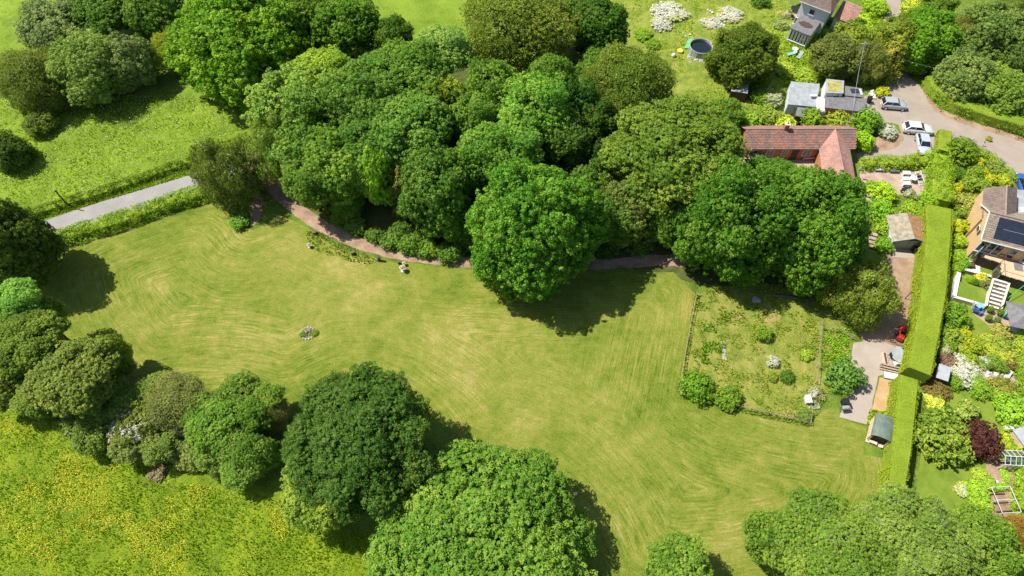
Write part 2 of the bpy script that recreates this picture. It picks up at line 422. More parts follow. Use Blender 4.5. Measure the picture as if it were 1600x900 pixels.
import time as _t; _t0 = _t.time()
proto('oak1', crown_geo(11, 8.2, 7.0, 30, clr=0.43, leaf=0.227, nl=50, lobe=(.22, .36)))
proto('oak2', crown_geo(23, 8.0, 6.6, 36, clr=0.40, leaf=0.210, nl=44, lobe=(.20, .32)))
proto('broad1', crown_geo(31, 5.4, 5.0, 22, clr=0.36, leaf=0.202, nl=46, lobe=(.24, .40)))
proto('broad2', crown_geo(47, 5.2, 5.2, 20, clr=0.34, leaf=0.176, nl=44, lobe=(.22, .40), up=.5))
proto('fluffy', crown_geo(53, 4.6, 5.2, 24, clr=0.33, leaf=0.168, nl=40, lobe=(.20, .36), up=.7))
proto('tall', crown_geo(61, 3.2, 4.6, 17, clr=0.33, leaf=0.168, nl=40, lobe=(.26, .42), up=.5))
proto('willow', crown_geo(71, 6.6, 5.6, 22, clr=0.26, leaf=0.143, nl=20, lobe=(.24, .40), droop=.8, rough=.8, up=.2, strand=.35))
proto('birch', crown_geo(83, 4.3, 4.2, 20, clr=0.26, leaf=0.126, nl=36, lobe=(.20, .34), spread=.66, droop=2.0, rough=.75, dens=.9, up=.1, strand=1.15, fill=.04))
proto('conifer', conifer_geo(91, 2.9, 8.0, per=11, nl=44))
proto('cedar', conifer_geo(97, 3.6, 7.0, tiers=13, per=12, nl=60, droop=.15))
proto('scrub', crown_geo(101, 2.8, 2.5, 15, clr=0.26, leaf=0.143, nl=34, lobe=(.28, .46), rough=.7, low=-.8))
proto('hawthorn', crown_geo(103, 2.8, 2.5, 15, clr=0.26, leaf=0.143, nl=34, lobe=(.28, .46), rough=.7, low=-.8), LEAFB, .30, 3)
proto('bush1', crown_geo(107, 1.3, 1.2, 10, clr=.23, leaf=.14, nl=26, lobe=(.32, .5), low=-.8))
proto('bush2', crown_geo(109, 1.2, 1.2, 13, clr=.18, leaf=.12, nl=22, lobe=(.24, .46), low=-.8, rough=.7, up=.6))
proto('spiky', crown_geo(113, 1.1, 1.0, 14, clr=.18, leaf=.26, nl=14, lobe=(.22, .40), low=-.7, rough=.9, up=.9, spread=.72))
proto('bloom', crown_geo(127, 1.2, 1.0, 12, clr=.2, leaf=.13, nl=26, lobe=(.28, .48), low=-.8), LEAFB, .58, 9)
proto('bloom_lite', crown_geo(131, 1.2, 1.0, 12, clr=.2, leaf=.13, nl=26, lobe=(.28, .48), low=-.8), LEAFB, .34, 9)
# three large trees near the camera have crowns of their own
proto('dark_oak', crown_geo(151, 9.6, 7.6, 34, clr=0.45, leaf=0.210, nl=46, lobe=(.18, .34), low=-.5))
proto('big_light', crown_geo(157, 12.4, 8.0, 46, clr=0.48, leaf=0.235, nl=48, lobe=(.15, .28), low=-.35))
print('protos', round(_t.time() - _t0, 1), 's', sum(len(p[0].polygons) for p in PROTO.values()) * 2, 'tris')

rgl = random.Random(5)
def place_crown(px, py, rx, ry, h, cap=1.25):
    """crown centre and semi-axes from its outline on the photograph and its height"""
    zc = .58 * h
    for _ in range(4):
        p = G(px, py, zc); s = scale_at(p); r = rx / s
        a = math.atan2(CAM_H - zc, p.y); q = (ry / s) ** 2 - (r * math.sin(a)) ** 2
        rz = math.sqrt(max(q, 0)) / math.cos(a) if q > 0 else 0
        rz = min(max(rz, .62 * r), cap * r, h * .60); zc = h - rz
    return p, r, rz, zc
TRUNKS = {}
def tree(px, py, rx, ry, h, key, col, label, name='tree', cat='tree', group=None, bark=None, twigs=0, rot=None):
    p, r, rz, zc = place_crown(px, py, rx, ry, h, 2.4 if key in ('tall', 'conifer', 'cedar') else 1.45)
    me, pr, C, z0, z1 = PROTO[key]
    t = empty(name, (p.x, p.y, 0), 0, label, cat, group)
    a = rgl.uniform(0, 6.28) if rot is None else rot
    c = bpy.data.objects.new('crown', me); link(c, t)
    if key in ('conifer', 'cedar'):
        c.scale = (r / pr, r / pr, h / z1); c.location = (0, 0, 0.2); Cm = None
    else:
        c.scale = (r / pr, r / pr, rz / z1); c.location = (0, 0, zc); Cm = C
    c.rotation_euler = (0, 0, a); c.color = (*col, 1)
    tm = trunk_mesh(key, h, pr, zc * pr / r, Cm, (rz / z1) * (pr / r) * (z1 / pr), twigs=twigs, seed=int(px))
    tk = bpy.data.objects.new('trunk', tm); tm.materials.append(bark or BARK); link(tk, t)
    tk.scale = (r / pr,) * 3; tk.rotation_euler = (0, 0, a)
    return t
def shrub(px, py, r, h, key, col, label, name='shrub', cat='shrub', group=None, asp=1.0, rot=None, z=0.0):
    """r in metres; the pixel is the middle of the bush"""
    p = G(px, py, h * .55 + z); me, pr, C, z0, z1 = PROTO[key]
    o = bpy.data.objects.new(name, me); link(o); tag(o, label, cat, group)
    k = h / (z1 - z0 * .75)
    o.scale = (r / pr * asp, r / pr, k); o.location = (p.x, p.y, z - z0 * .75 * k)
    o.rotation_euler = (0, 0, rgl.uniform(0, 6.28) if rot is None else rot); o.color = (*col, 1)
    return o

# hedge along a line of ground points
def hedge(name, pts, width, h, col, label, leaf=.13, dens=60, lump=.12, clipped=True, seed=0, cat='hedge', group=None, topjit=.03, bare=None, cutcol=None):
    """clipped: a box of short leaves with a woody core; otherwise lumpy clumps along the line"""
    rg = np.random.default_rng(seed); P = [Vector((p[0], p[1], 0)) for p in pts]
    W = width if hasattr(width, '__len__') else [width] * len(P)
    seg = [(P[i+1] - P[i]).length for i in range(len(P)-1)]; Lt = sum(seg)
    cum = np.cumsum([0] + seg)
    def at(s):
        i = np.clip(np.searchsorted(cum, s, side='right') - 1, 0, len(seg) - 1); f = (s - cum[i]) / np.array(seg)[i]
        A = np.array([[p.x, p.y] for p in P]); q = A[i] * (1-f)[:, None] + A[i+1] * f[:, None]
        d = A[i+1] - A[i]; d = d / np.linalg.norm(d, axis=1, keepdims=True); w = np.array(W)[i] * (1-f) + np.array(W)[i+1] * f
        return q, np.stack([-d[:, 1], d[:, 0]], 1), w
    root = empty(name, P[0], 0, label, cat, group); ox, oy = P[0].x, P[0].y
    # woody core
    ns = max(3, int(Lt / .5)); s = np.linspace(.02, Lt - .02, ns); q, nv, w = at(s); vs = []; fs = []
    k = 0.97 if clipped else .6
    for i in range(ns):
        lz = h * (k - (0 if clipped else .1 * rg.random()))
        for (u, z) in ((-.5, 0), (-.5, lz * .92), (-.44, lz), (.44, lz), (.5, lz * .92), (.5, 0)):
            ww = w[i] * (.95 if clipped else .6) 
            vs.append((q[i, 0] + nv[i, 0] * u * ww - ox, q[i, 1] + nv[i, 1] * u * ww - oy, z))
    for i in range(ns - 1):
        for j in range(5): fs.append((i*6+j, i*6+j+1, (i+1)*6+j+1, (i+1)*6+j))
    fs.append(tuple(range(6))[::-1]); fs.append(tuple((ns-1)*6 + j for j in range(6)))
    cb = MB().add(vs, fs).build('woody_core', TRIM if clipped else CORE, root)
    if clipped:
        n = int(dens * Lt * (np.mean(W) + 2 * h)); s = rg.uniform(0, Lt, n); q, nv, w = at(s)
        u = rg.uniform(0, 1, n) * (w + 2 * h); side = np.where(u < h, -1, np.where(u < h + w, 0, 1))
        lat = np.where(side == 0, u - h - w / 2, side * w / 2); z = np.where(side == 0, h, np.where(side < 0, u, u - h - w))
        lum = vnoise(s * .9, (lat + z) * .9, seed) + .5 * vnoise(s * 2.7, (lat + z * 2) * 2.7, seed + 1)
        out = (lum - .75) * lump * 2 + rg.normal(size=n) * topjit
        tj = out * np.where(side == 0, .3 if lump < .3 else .8, 0)
        edge = np.clip(1 - (w / 2 - np.abs(lat)) / .5, 0, 1); tj = tj - edge * .10 * (side == 0)
        lat2 = lat + np.where(side == 0, 0, side * out)
        X = np.stack([q[:, 0] + nv[:, 0] * lat2 - ox, q[:, 1] + nv[:, 1] * lat2 - oy, z + tj], 1)
        N0 = np.stack([nv[:, 0] * side, nv[:, 1] * side, (side == 0).astype(float) * 1.0 + .25], 1)
        N = nrm(nrm(N0) + rg.normal(size=(n, 3)) * np.where(side == 0, .16, .5)[:, None])
        tn = (lum - .75) * .7 + rg.normal(size=n) * np.where(side == 0, .3, .5) + np.where(side == 0, -.1, .25)
        lf = leaf * np.where(side == 0, .75, 1.25); V, F = leaf_quads(X, N, lf * rg.uniform(.7, 1.3, n), lf * .7 * rg.uniform(.8, 1.2, n), rg)
    else:
        wm = float(np.mean(W)); clr = min(.42, wm * .25)
        nc = int(Lt * (wm + 1.6 * h) / (clr * clr * .95)); s = rg.uniform(0, Lt, nc); q, nv, w = at(s)
        th = rg.uniform(-.15, math.pi + .15, nc); bump = .75 + .45 * vnoise(s * .55, th * 1.3, seed)
        lat = np.cos(th) * w / 2 * bump; z = np.maximum(.12, np.sin(th) * h * bump * (1 - .12))
        Pn = np.stack([q[:, 0] + nv[:, 0] * lat - ox, q[:, 1] + nv[:, 1] * lat - oy, z], 1)
        O = nrm(np.stack([nv[:, 0] * np.cos(th), nv[:, 1] * np.cos(th), np.sin(th) + .2], 1))
        nl = 20; ci = np.repeat(np.arange(nc), nl); m = len(ci)
        d = nrm(rg.normal(size=(m, 3)) + O[ci] * .9); cr = clr * rg.uniform(.6, 1.3, nc)
        X = Pn[ci] + d * cr[ci][:, None] * rg.uniform(.6, 1.05, (m, 1)); N = nrm(d + .5 * rg.normal(size=(m, 3)))
        tn = (rg.normal(size=nc) * .7)[ci] + rg.normal(size=m) * .4
        V, F = leaf_quads(X, N, leaf * rg.uniform(.7, 1.3, m), leaf * .65 * np.ones(m), rg)
    o = bpy.data.objects.new('foliage', fastmesh('hedge_foliage', V, F, LEAF, {'tint': ('FACE', tn)})); link(o, root); o.color = (*col, 1)
    return root
CORE = grass_mat('clipped_hedge_growth', [(.3, (.10, .16, .015)), (.5, (.20, .28, .02)), (.7, (.30, .38, .04))], .8, 9, .7, .08)
TRIM = grass_mat('clipped_hedge_top', [(.3, (.12, .175, .013)), (.5, (.18, .25, .02)), (.7, (.24, .31, .032))], .5, 9, .5, .05)

# ------------------------------------------------------------------ ground, fields, lawns, roads
def jitter_edge(poly, step, amp, seed=0):
    out = []; n = len(poly); rg = random.Random(seed)
    for i in range(n):
        a = Vector((poly[i][0], poly[i][1])); b = Vector((poly[(i+1) % n][0], poly[(i+1) % n][1])); k = max(1, int((b-a).length / step))
        for j in range(k):
            p = a.lerp(b, j / k); out.append((p.x + rg.uniform(-amp, amp), p.y + rg.uniform(-amp, amp)))
    return out
def patch(name, poly, z, mat, step=1.0, amp=.1, grid=0, seed=0, kind='structure', attrs=None, sm=0):
    P = smooth_poly(poly, sm) if sm else poly
    P = jitter_edge(P, step, amp, seed); n = len(P)
    co = [Vector(p) for p in P]; ed = [(i, (i+1) % n) for i in range(n)]
    if grid:
        A = np.array(P); x0, y0 = A.min(0); x1, y1 = A.max(0)
        gx, gy = np.meshgrid(np.arange(x0, x1, grid), np.arange(y0, y1, grid)); gx = gx.ravel(); gy = gy.ravel()
        k = inpoly(gx, gy, P) & (distpoly(gx, gy, P) > grid * .3)
        co += [Vector((a, b)) for a, b in zip(gx[k], gy[k])]
    V, E_, F, *_ = delaunay_2d_cdt(co, ed, [], 1, 1e-5)
    me = bpy.data.meshes.new(name); me.from_pydata([(v.x, v.y, z) for v in V], [], [tuple(f) for f in F])
    if me.polygons and me.polygons[0].normal.z < 0: me.flip_normals()
    me.materials.append(mat)
    if attrs:
        x = np.array([v.x for v in V]); y = np.array([v.y for v in V])
        for a, fn in attrs.items():
            at = me.attributes.new(a, 'FLOAT', 'POINT'); at.data.foreach_set('value', fn(x, y).astype(np.float32))
    me.update(); o = bpy.data.objects.new(name, me); link(o); return tag(o, kind=kind)
def tufted_sheet(name, poly, z, mat, cell, amp, seed=0, kind='structure'):
    """uneven sward: a relief sheet whose edge sinks into the ground below it"""
    A = np.array([(p[0], p[1]) for p in poly]); x0, y0 = A.min(0); x1, y1 = A.max(0)
    nx = int((x1-x0)/cell) + 1; ny = int((y1-y0)/cell) + 1
    X, Y = np.meshgrid(np.linspace(x0, x1, nx), np.linspace(y0, y1, ny)); x = X.ravel(); y = Y.ravel()
    ins = inpoly(x, y, poly); d = np.where(ins, distpoly(x, y, poly), 0)
    n = vnoise(x / .45, y / .45, seed) * .55 + vnoise(x / .22, y / .22, seed + 1) * .3 + vnoise(x / 2.1, y / 2.1, seed + 2) * .5
    zz = z + np.clip(d / .8, 0, 1) * amp * np.clip(n - .25, 0, 2)
    idx = np.arange(nx * ny).reshape(ny, nx); F = np.stack([idx[:-1, :-1], idx[:-1, 1:], idx[1:, 1:], idx[1:, :-1]], -1).reshape(-1, 4)
    F = F[ins[F].all(1)]; used = np.unique(F); rm = np.zeros(nx*ny, int); rm[used] = np.arange(len(used))
    V = np.stack([x, y, zz], 1)[used]; me = fastmesh(name, V, rm[F], mat); me.polygons.foreach_set('use_smooth', [True] * len(F))
    o = bpy.data.objects.new(name, me); link(o); return tag(o, kind=kind)
def tufts(name, poly, per_m2, h, col, mat, seed=0, wid=.05, blades=4, z=.02, clump=None, flat=0.4, maxn=60000):
    rg = np.random.default_rng(seed); A = np.array([(p[0], p[1]) for p in poly]); x0, y0 = A.min(0); x1, y1 = A.max(0)
    n = int((x1-x0) * (y1-y0) * per_m2); x = rg.uniform(x0, x1, n); y = rg.uniform(y0, y1, n); k = inpoly(x, y, poly)
    if clump: k &= (vnoise(x / clump[0], y / clump[0], seed + 3) * .7 + vnoise(x / (clump[0] * .25), y / (clump[0] * .25), seed + 4) * .3) > clump[1]
    x = x[k][:maxn]; y = y[k][:maxn]; n = len(x); t = rg.normal(size=n)
    bx = np.repeat(x, blades); by = np.repeat(y, blades); m = len(bx); a = rg.uniform(0, 6.28, m); H = h * rg.uniform(.5, 1.2, m); W = wid * rg.uniform(.6, 1.3, m)
    ox = np.cos(a) * H * flat; oy = np.sin(a) * H * flat; px, py = -np.sin(a) * W, np.cos(a) * W
    V = np.stack([np.stack([bx + px, by + py, np.full(m, z)], 1), np.stack([bx - px, by - py, np.full(m, z)], 1), np.stack([bx + ox, by + oy, z + H], 1)], 1).reshape(-1, 3)
    me = fastmesh(name, V, np.arange(3*m).reshape(m, 3), mat, {'tint': ('FACE', np.repeat(t, blades) + rg.normal(size=m) * .3)})
    o = bpy.data.objects.new(name, me); link(o); o.color = (*col, 1); return tag(o, kind='stuff')
def heads(name, poly, per_m2, size, mat, seed=0, zr=(.2, .35), clump=None, maxn=40000):
    """flower heads as small upturned rosettes"""
    rg = np.random.default_rng(seed); A = np.array([(p[0], p[1]) for p in poly]); x0, y0 = A.min(0); x1, y1 = A.max(0)
    n = int((x1-x0) * (y1-y0) * per_m2); x = rg.uniform(x0, x1, n); y = rg.uniform(y0, y1, n); k = inpoly(x, y, poly)
    if clump: k &= (vnoise(x / clump[0], y / clump[0], seed + 3) * .6 + vnoise(x / (clump[0] * .3), y / (clump[0] * .3), seed + 4) * .4 + rg.random(len(x)) * .20 - .04) > clump[1]
    x = x[k][:maxn]; y = y[k][:maxn]; n = len(x)
    P = np.stack([x, y, rg.uniform(*zr, n)], 1); N = nrm(rg.normal(size=(n, 3)) * .35 + np.array([0, 0, 1.]))
    V, F = leaf_quads(P, N, size * rg.uniform(.6, 1.4, n), size * rg.uniform(.6, 1.2, n), rg)
    o = bpy.data.objects.new(name, fastmesh(name, V, F, mat)); link(o); return tag(o, kind='stuff')

MB().add([(-2500, -2500, 0), (2500, -2500, 0), (2500, 2500, 0), (-2500, 2500, 0)], [(0, 1, 2, 3)]).build('ground', GRS_ROUGH)['kind'] = 'structure'

LAWN_PX = [(60, 378), (140, 376), (215, 350), (322, 316), (352, 322), (372, 352), (395, 360), (440, 338), (466, 348), (520, 384), (600, 408), (680, 416), (760, 424), (900, 424), (1000, 426), (1052, 424), (1086, 460), (1058, 614), (1158, 645), (1262, 668), (1284, 640), (1300, 636), (1315, 655), (1354, 668), (1348, 712), (1384, 716), (1382, 800), (1340, 960), (1180, 985), (960, 985), (900, 900), (800, 760), (690, 660), (600, 640), (470, 645), (410, 655), (300, 635), (200, 640), (120, 585), (60, 500)]
LAWN_W = [G(x, y) for x, y in LAWN_PX]
# the mower went round inside the edge, so its laps follow this line
MOW_PX = [(100, 400), (215, 352), (322, 318), (365, 345), (385, 372), (410, 362), (455, 345), (520, 385), (600, 408), (720, 420), (900, 424), (1052, 424), (1086, 460), (1058, 614), (1262, 668), (1352, 668), (1390, 720), (1385, 800), (1300, 900), (1150, 930), (980, 930), (930, 800), (840, 720), (720, 690), (690, 640), (600, 580), (520, 580), (440, 625), (380, 600), (280, 595), (200, 620), (150, 560), (100, 480)]
MOW_W = smooth_poly([G(x, y) for x, y in MOW_PX], 2)
c_e = G(1000, 560)
A1, A2 = G(1086, 460), G(1058, 614); AD = (A2 - A1).normalized()
# piles of dry clippings where the mower turned
DRY = [(345, 380, 5), (390, 400, 6), (300, 500, 7), (380, 540, 7), (520, 470, 9), (640, 520, 9), (800, 520, 8), (960, 590, 7), (1020, 500, 4), (700, 620, 6), (880, 640, 6), (1130, 690, 7), (1300, 720, 5), (1200, 800, 6), (560, 430, 5), (980, 700, 5), (440, 330, 3)]
LAPS = [(350, 365, 5), (420, 350, 4), (200, 430, 6), (330, 550, 8), (430, 560, 5), (300, 470, 5), (650, 610, 6), (1010, 570, 8), (950, 850, 8), (1120, 790, 6), (1250, 720, 6), (760, 500, 5)]
def lapsf(x, y):
    v = np.zeros(len(x))
    for a, b, r in LAPS:
        c = G(a, b); v += np.exp(-((x - c.x)**2 + (y - c.y)**2) / r**2)
    return np.clip(v, 0, 1) * .27
def dryf(x, y):
    v = np.zeros(len(x))
    for a, b, r in DRY:
        c = G(a, b); v += np.exp(-((x - c.x)**2 / (r*1.2)**2 + (y - c.y)**2 / (r*.7)**2))
    return np.clip(v * .8, 0, 1) 
patch('lawn', LAWN_W, .012, LAWN, step=1.2, amp=.12, grid=.8, attrs={
    'mow': lambda x, y: distpoly(x, y, MOW_W) * np.where(inpoly(x, y, MOW_W), 1, -1) + 3,
    'mow_straight': lambda x, y: (x - A1.x) * AD.y - (y - A1.y) * AD.x,
    'straight_mask': lambda x, y: np.clip(1.25 - np.hypot((x - c_e.x) / 8.5, (y - c_e.y) / 9), 0, 1),
    'dry': dryf, 'laps': lapsf})
# meadow below the tree belt
ML = [G(x, y) for x, y in [(-140, 540), (0, 608), (60, 630), (160, 680), (250, 720), (360, 745), (440, 765), (520, 815), (640, 850), (800, 900), (900, 1000), (900, 1080), (-300, 1080)]]
tufted_sheet('meadow', ML, .01, MEADOW, .16, .30, 3)
YEL = plain('buttercup_petal', (.62, .53, .012), .5, .15, 6); WHT = plain('white_petal', (.75, .75, .68), .6, .1, 6)
MLn = [G(x, y) for x, y in [(-20, 600), (0, 628), (60, 650), (160, 705), (250, 745), (360, 768), (440, 780), (520, 830), (640, 850), (700, 920), (-20, 920)]]
tufts('meadow_grass', MLn, 26, .26, (.15, .29, .014), LEAF, 5, wid=.05, blades=4, z=.1)
heads('buttercups', MLn, 70, .08, YEL, 8, zr=(.2, .36), clump=(3.6, .70))
heads('scattered_buttercups', MLn, 4, .075, YEL, 9, zr=(.2, .34))
# pasture above the lane, top left, and the one beyond the wood
MU = [G(x, y) for x, y in [(-200, -60), (130, -60), (60, 60), (0, 150), (200, 200), (300, 130), (420, 190), (440, 215), (395, 222), (300, 262), (40, 350), (-60, 390), (-300, 420)]]
tufted_sheet('upper_meadow', MU, .01, MEADOW2, .3, .34, 6)
MUn = [G(x, y) for x, y in [(-10, 150), (60, 150), (300, 150), (390, 200), (380, 225), (290, 262), (40, 335), (-10, 352)]]
tufts('upper_meadow_grass', MUn, 16, .26, (.19, .32, .03), LEAF, 15, wid=.05, blades=4, z=.1)
heads('white_meadow_flowers', MUn, 1.6, .10, WHT, 18, zr=(.3, .5), clump=(5, .42))
patch('far_field', [G(x, y) for x, y in [(420, -60), (760, -60), (745, 40), (700, 110), (560, 90), (470, 40)]], .012, MEADOW2, 2, .3)
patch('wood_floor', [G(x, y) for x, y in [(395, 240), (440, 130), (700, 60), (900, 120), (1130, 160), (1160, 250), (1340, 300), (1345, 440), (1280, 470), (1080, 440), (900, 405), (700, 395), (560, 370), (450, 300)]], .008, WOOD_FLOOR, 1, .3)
# lane on the left with its verges
patch('left_lane', [G(x, y) for x, y in [(-140, 440), (-140, 410), (0, 366), (70, 345), (165, 313), (300, 273), (400, 240), (470, 210), (480, 226), (420, 252), (300, 297), (170, 341), (85, 371), (0, 398)]], .016, ROAD, .9, .05)
# dirt track from the lane round the wood to the drive
patch('dirt_track', [G(x, y) for x, y in [(388, 236), (412, 240), (430, 275), (452, 304), (490, 334), (540, 364), (610, 388), (680, 401), (760, 404), (860, 411), (960, 404), (1040, 396), (1075, 404), (1072, 420), (1046, 414), (960, 420), (860, 426), (740, 419), (660, 412), (600, 402), (525, 378), (470, 345), (430, 312), (405, 285), (380, 262)]], .020, GRAVEL, .5, .10, sm=1)
patch('worn_corner', [G(x, y) for x, y in [(388, 275), (406, 295), (412, 325), (402, 350), (392, 355), (390, 340), (396, 320), (390, 295)]], .018, GRAVEL, .5, .15, sm=1)
# paddock / old kitchen garden
PAD = [G(x, y) for x, y in [(1087, 458), (1180, 440), (1290, 460), (1330, 500), (1326, 560), (1300, 600), (1282, 640), (1264, 664), (1160, 641), (1062, 611)]]
tufted_sheet('paddock_ground', PAD, .008, PADDOCK, .2, .2, 12)
tufts('paddock_grass', PAD, 10, .26, (.24, .34, .045), LEAF, 25, wid=.05, blades=4, clump=(2.5, .45))
tufts('paddock_weeds', PAD, 34, .28, (.15, .25, .035), LEAF, 61, wid=.08, clump=(1.1, .52))
tufts('nettle_rows', [G(x, y) for x, y in [(1100, 500), (1135, 490), (1128, 570), (1095, 570)]], 30, .5, (.13, .27, .03), LEAF, 26, wid=.09, clump=(1.4, .5))
tufts('runner_bean_growth', [G(x, y) for x, y in [(1284, 515), (1325, 515), (1318, 600), (1280, 612)]], 40, .5, (.17, .33, .035), LEAF, 27, wid=.08, clump=(1.0, .38))
# drive, yard and hard standing
patch('drive', [G(x, y) for x, y in [(1386, 388), (1432, 388), (1436, 470), (1420, 560), (1403, 545), (1352, 540), (1340, 520), (1362, 470), (1380, 440)]], .014, GRAVEL, .6, .08)
patch('concrete_apron', [G(x, y) for x, y in [(1333, 536), (1368, 530), (1416, 548), (1410, 600), (1384, 585), (1372, 588), (1356, 664), (1312, 652), (1322, 610)]], .022, CONC, .8, .04)
patch('sandy_bed', [G(x, y) for x, y in [(1374, 590), (1404, 596), (1392, 660), (1358, 660)]], .026, SAND, .5, .05)
patch('garage_forecourt', [G(x, y) for x, y in [(1396, 387), (1432, 389), (1434, 404), (1394, 402)]], .024, CONC, .5, .03)
# village lane
VL = [G(x, y) for x, y in [(1382, -60), (1404, -60), (1408, 20), (1405, 60), (1420, 120), (1440, 138), (1462, 170), (1500, 188), (1560, 207), (1700, 250), (1750, 330), (1640, 330), (1585, 300), (1578, 268), (1555, 246), (1500, 226), (1470, 212), (1456, 245), (1420, 250), (1340, 252), (1338, 240), (1372, 232), (1410, 212), (1404, 195), (1380, 190), (1350, 175), (1350, 150), (1380, 138), (1392, 100), (1380, 50)]]
patch('village_lane', VL, .016, LANE, .8, .06)
patch('sandy_verge', [G(x, y) for x, y in [(1438, 138), (1446, 140), (1466, 170), (1505, 186), (1700, 245), (1700, 258), (1560, 210), (1498, 192), (1460, 174)]], .020, GRAVEL, .5, .2)
patch('gravel_island', [G(x, y) for x, y in [(1340, 228), (1366, 215), (1405, 205), (1415, 216), (1400, 232), (1370, 238), (1340, 240)]], .022, GRAVEL, .5, .12, sm=1)
patch('house_terrace', [G(x, y) for x, y in [(1155, 250), (1290, 250), (1290, 300), (1340, 300), (1345, 250), (1362, 256), (1365, 330), (1155, 330)]], .018, PAVE, .6, .05)
patch('patio_by_hedge', [G(x, y) for x, y in [(1362, 266), (1446, 268), (1446, 306), (1392, 304), (1362, 300)]], .020, PAVE, .5, .08)
# rough garden top right and the neighbour's
BK = [G(x, y) for x, y in [(900, -40), (1240, -40), (1240, 60), (1220, 160), (1150, 180), (1050, 170), (960, 120), (900, 60)]]
tufted_sheet('hillside_garden', BK, .01, BANK, .28, .34, 16)
tufts('hillside_grass', BK, 9, .4, (.24, .36, .045), LEAF, 28, wid=.08, blades=4, clump=(3, .45))
BK2 = [G(x, y) for x, y in [(1200, 40), (1230, 60), (1330, 20), (1385, -40), (1380, 60), (1300, 110), (1200, 140)]]
tufts('village_verge_grass', [G(x, y) for x, y in [(1436, 134), (1446, 138), (1468, 168), (1505, 184), (1610, 214), (1610, 224), (1500, 190), (1462, 174)]], 22, .2, (.20, .24, .06), LEAF, 62, wid=.05, clump=(1.2, .45))
tufts('verge_growth', BK2, 14, .45, (.24, .40, .04), LEAF, 29, wid=.09, blades=4)
patch('white_house_patio', [G(x, y) for x, y in [(1226, 14), (1252, 14), (1236, 44), (1262, 68), (1256, 72), (1222, 60), (1220, 40)]], .03, PAVE, .4, .1)
patch('neighbour_lawn', [G(x, y) for x, y in [(1488, 400), (1700, 420), (1700, 1000), (1400, 1000), (1428, 800), (1440, 700), (1452, 640), (1475, 540)]], .010, GARDEN_LAWN, 1, .1)
patch('neighbour_patio', [G(x, y) for x, y in [(1516, 476), (1530, 478), (1600, 502), (1640, 520), (1640, 560), (1596, 552), (1568, 510), (1545, 508), (1520, 490)]], .020, PAVE, .4, .08)
patch('neighbour_lower_path', [G(x, y) for x, y in [(1528, 574), (1560, 582), (1600, 590), (1650, 590), (1650, 612), (1590, 602), (1550, 596), (1530, 588)]], .020, PAVE, .4, .08)
patch('neighbour_side_path', [G(x, y) for x, y in [(1580, 524), (1590, 524), (1596, 560), (1604, 590), (1590, 590), (1584, 560)]], .022, PAVE, .4, .06)
patch('shed_path', [G(x, y) for x, y in [(1470, 568), (1484, 572), (1478, 600), (1466, 602)]], .020, PAVE, .4, .06)
patch('greenhouse_beds', [G(x, y) for x, y in [(1540, 712), (1584, 712), (1586, 740), (1576, 808), (1548, 808), (1540, 750)]], .020, GRAVEL, .4, .1)
patch('field_top_right', [G(x, y) for x, y in [(1460, -30), (1500, -30), (1492, 8), (1462, 14)]], .012, GARDEN_LAWN, 1, .2)
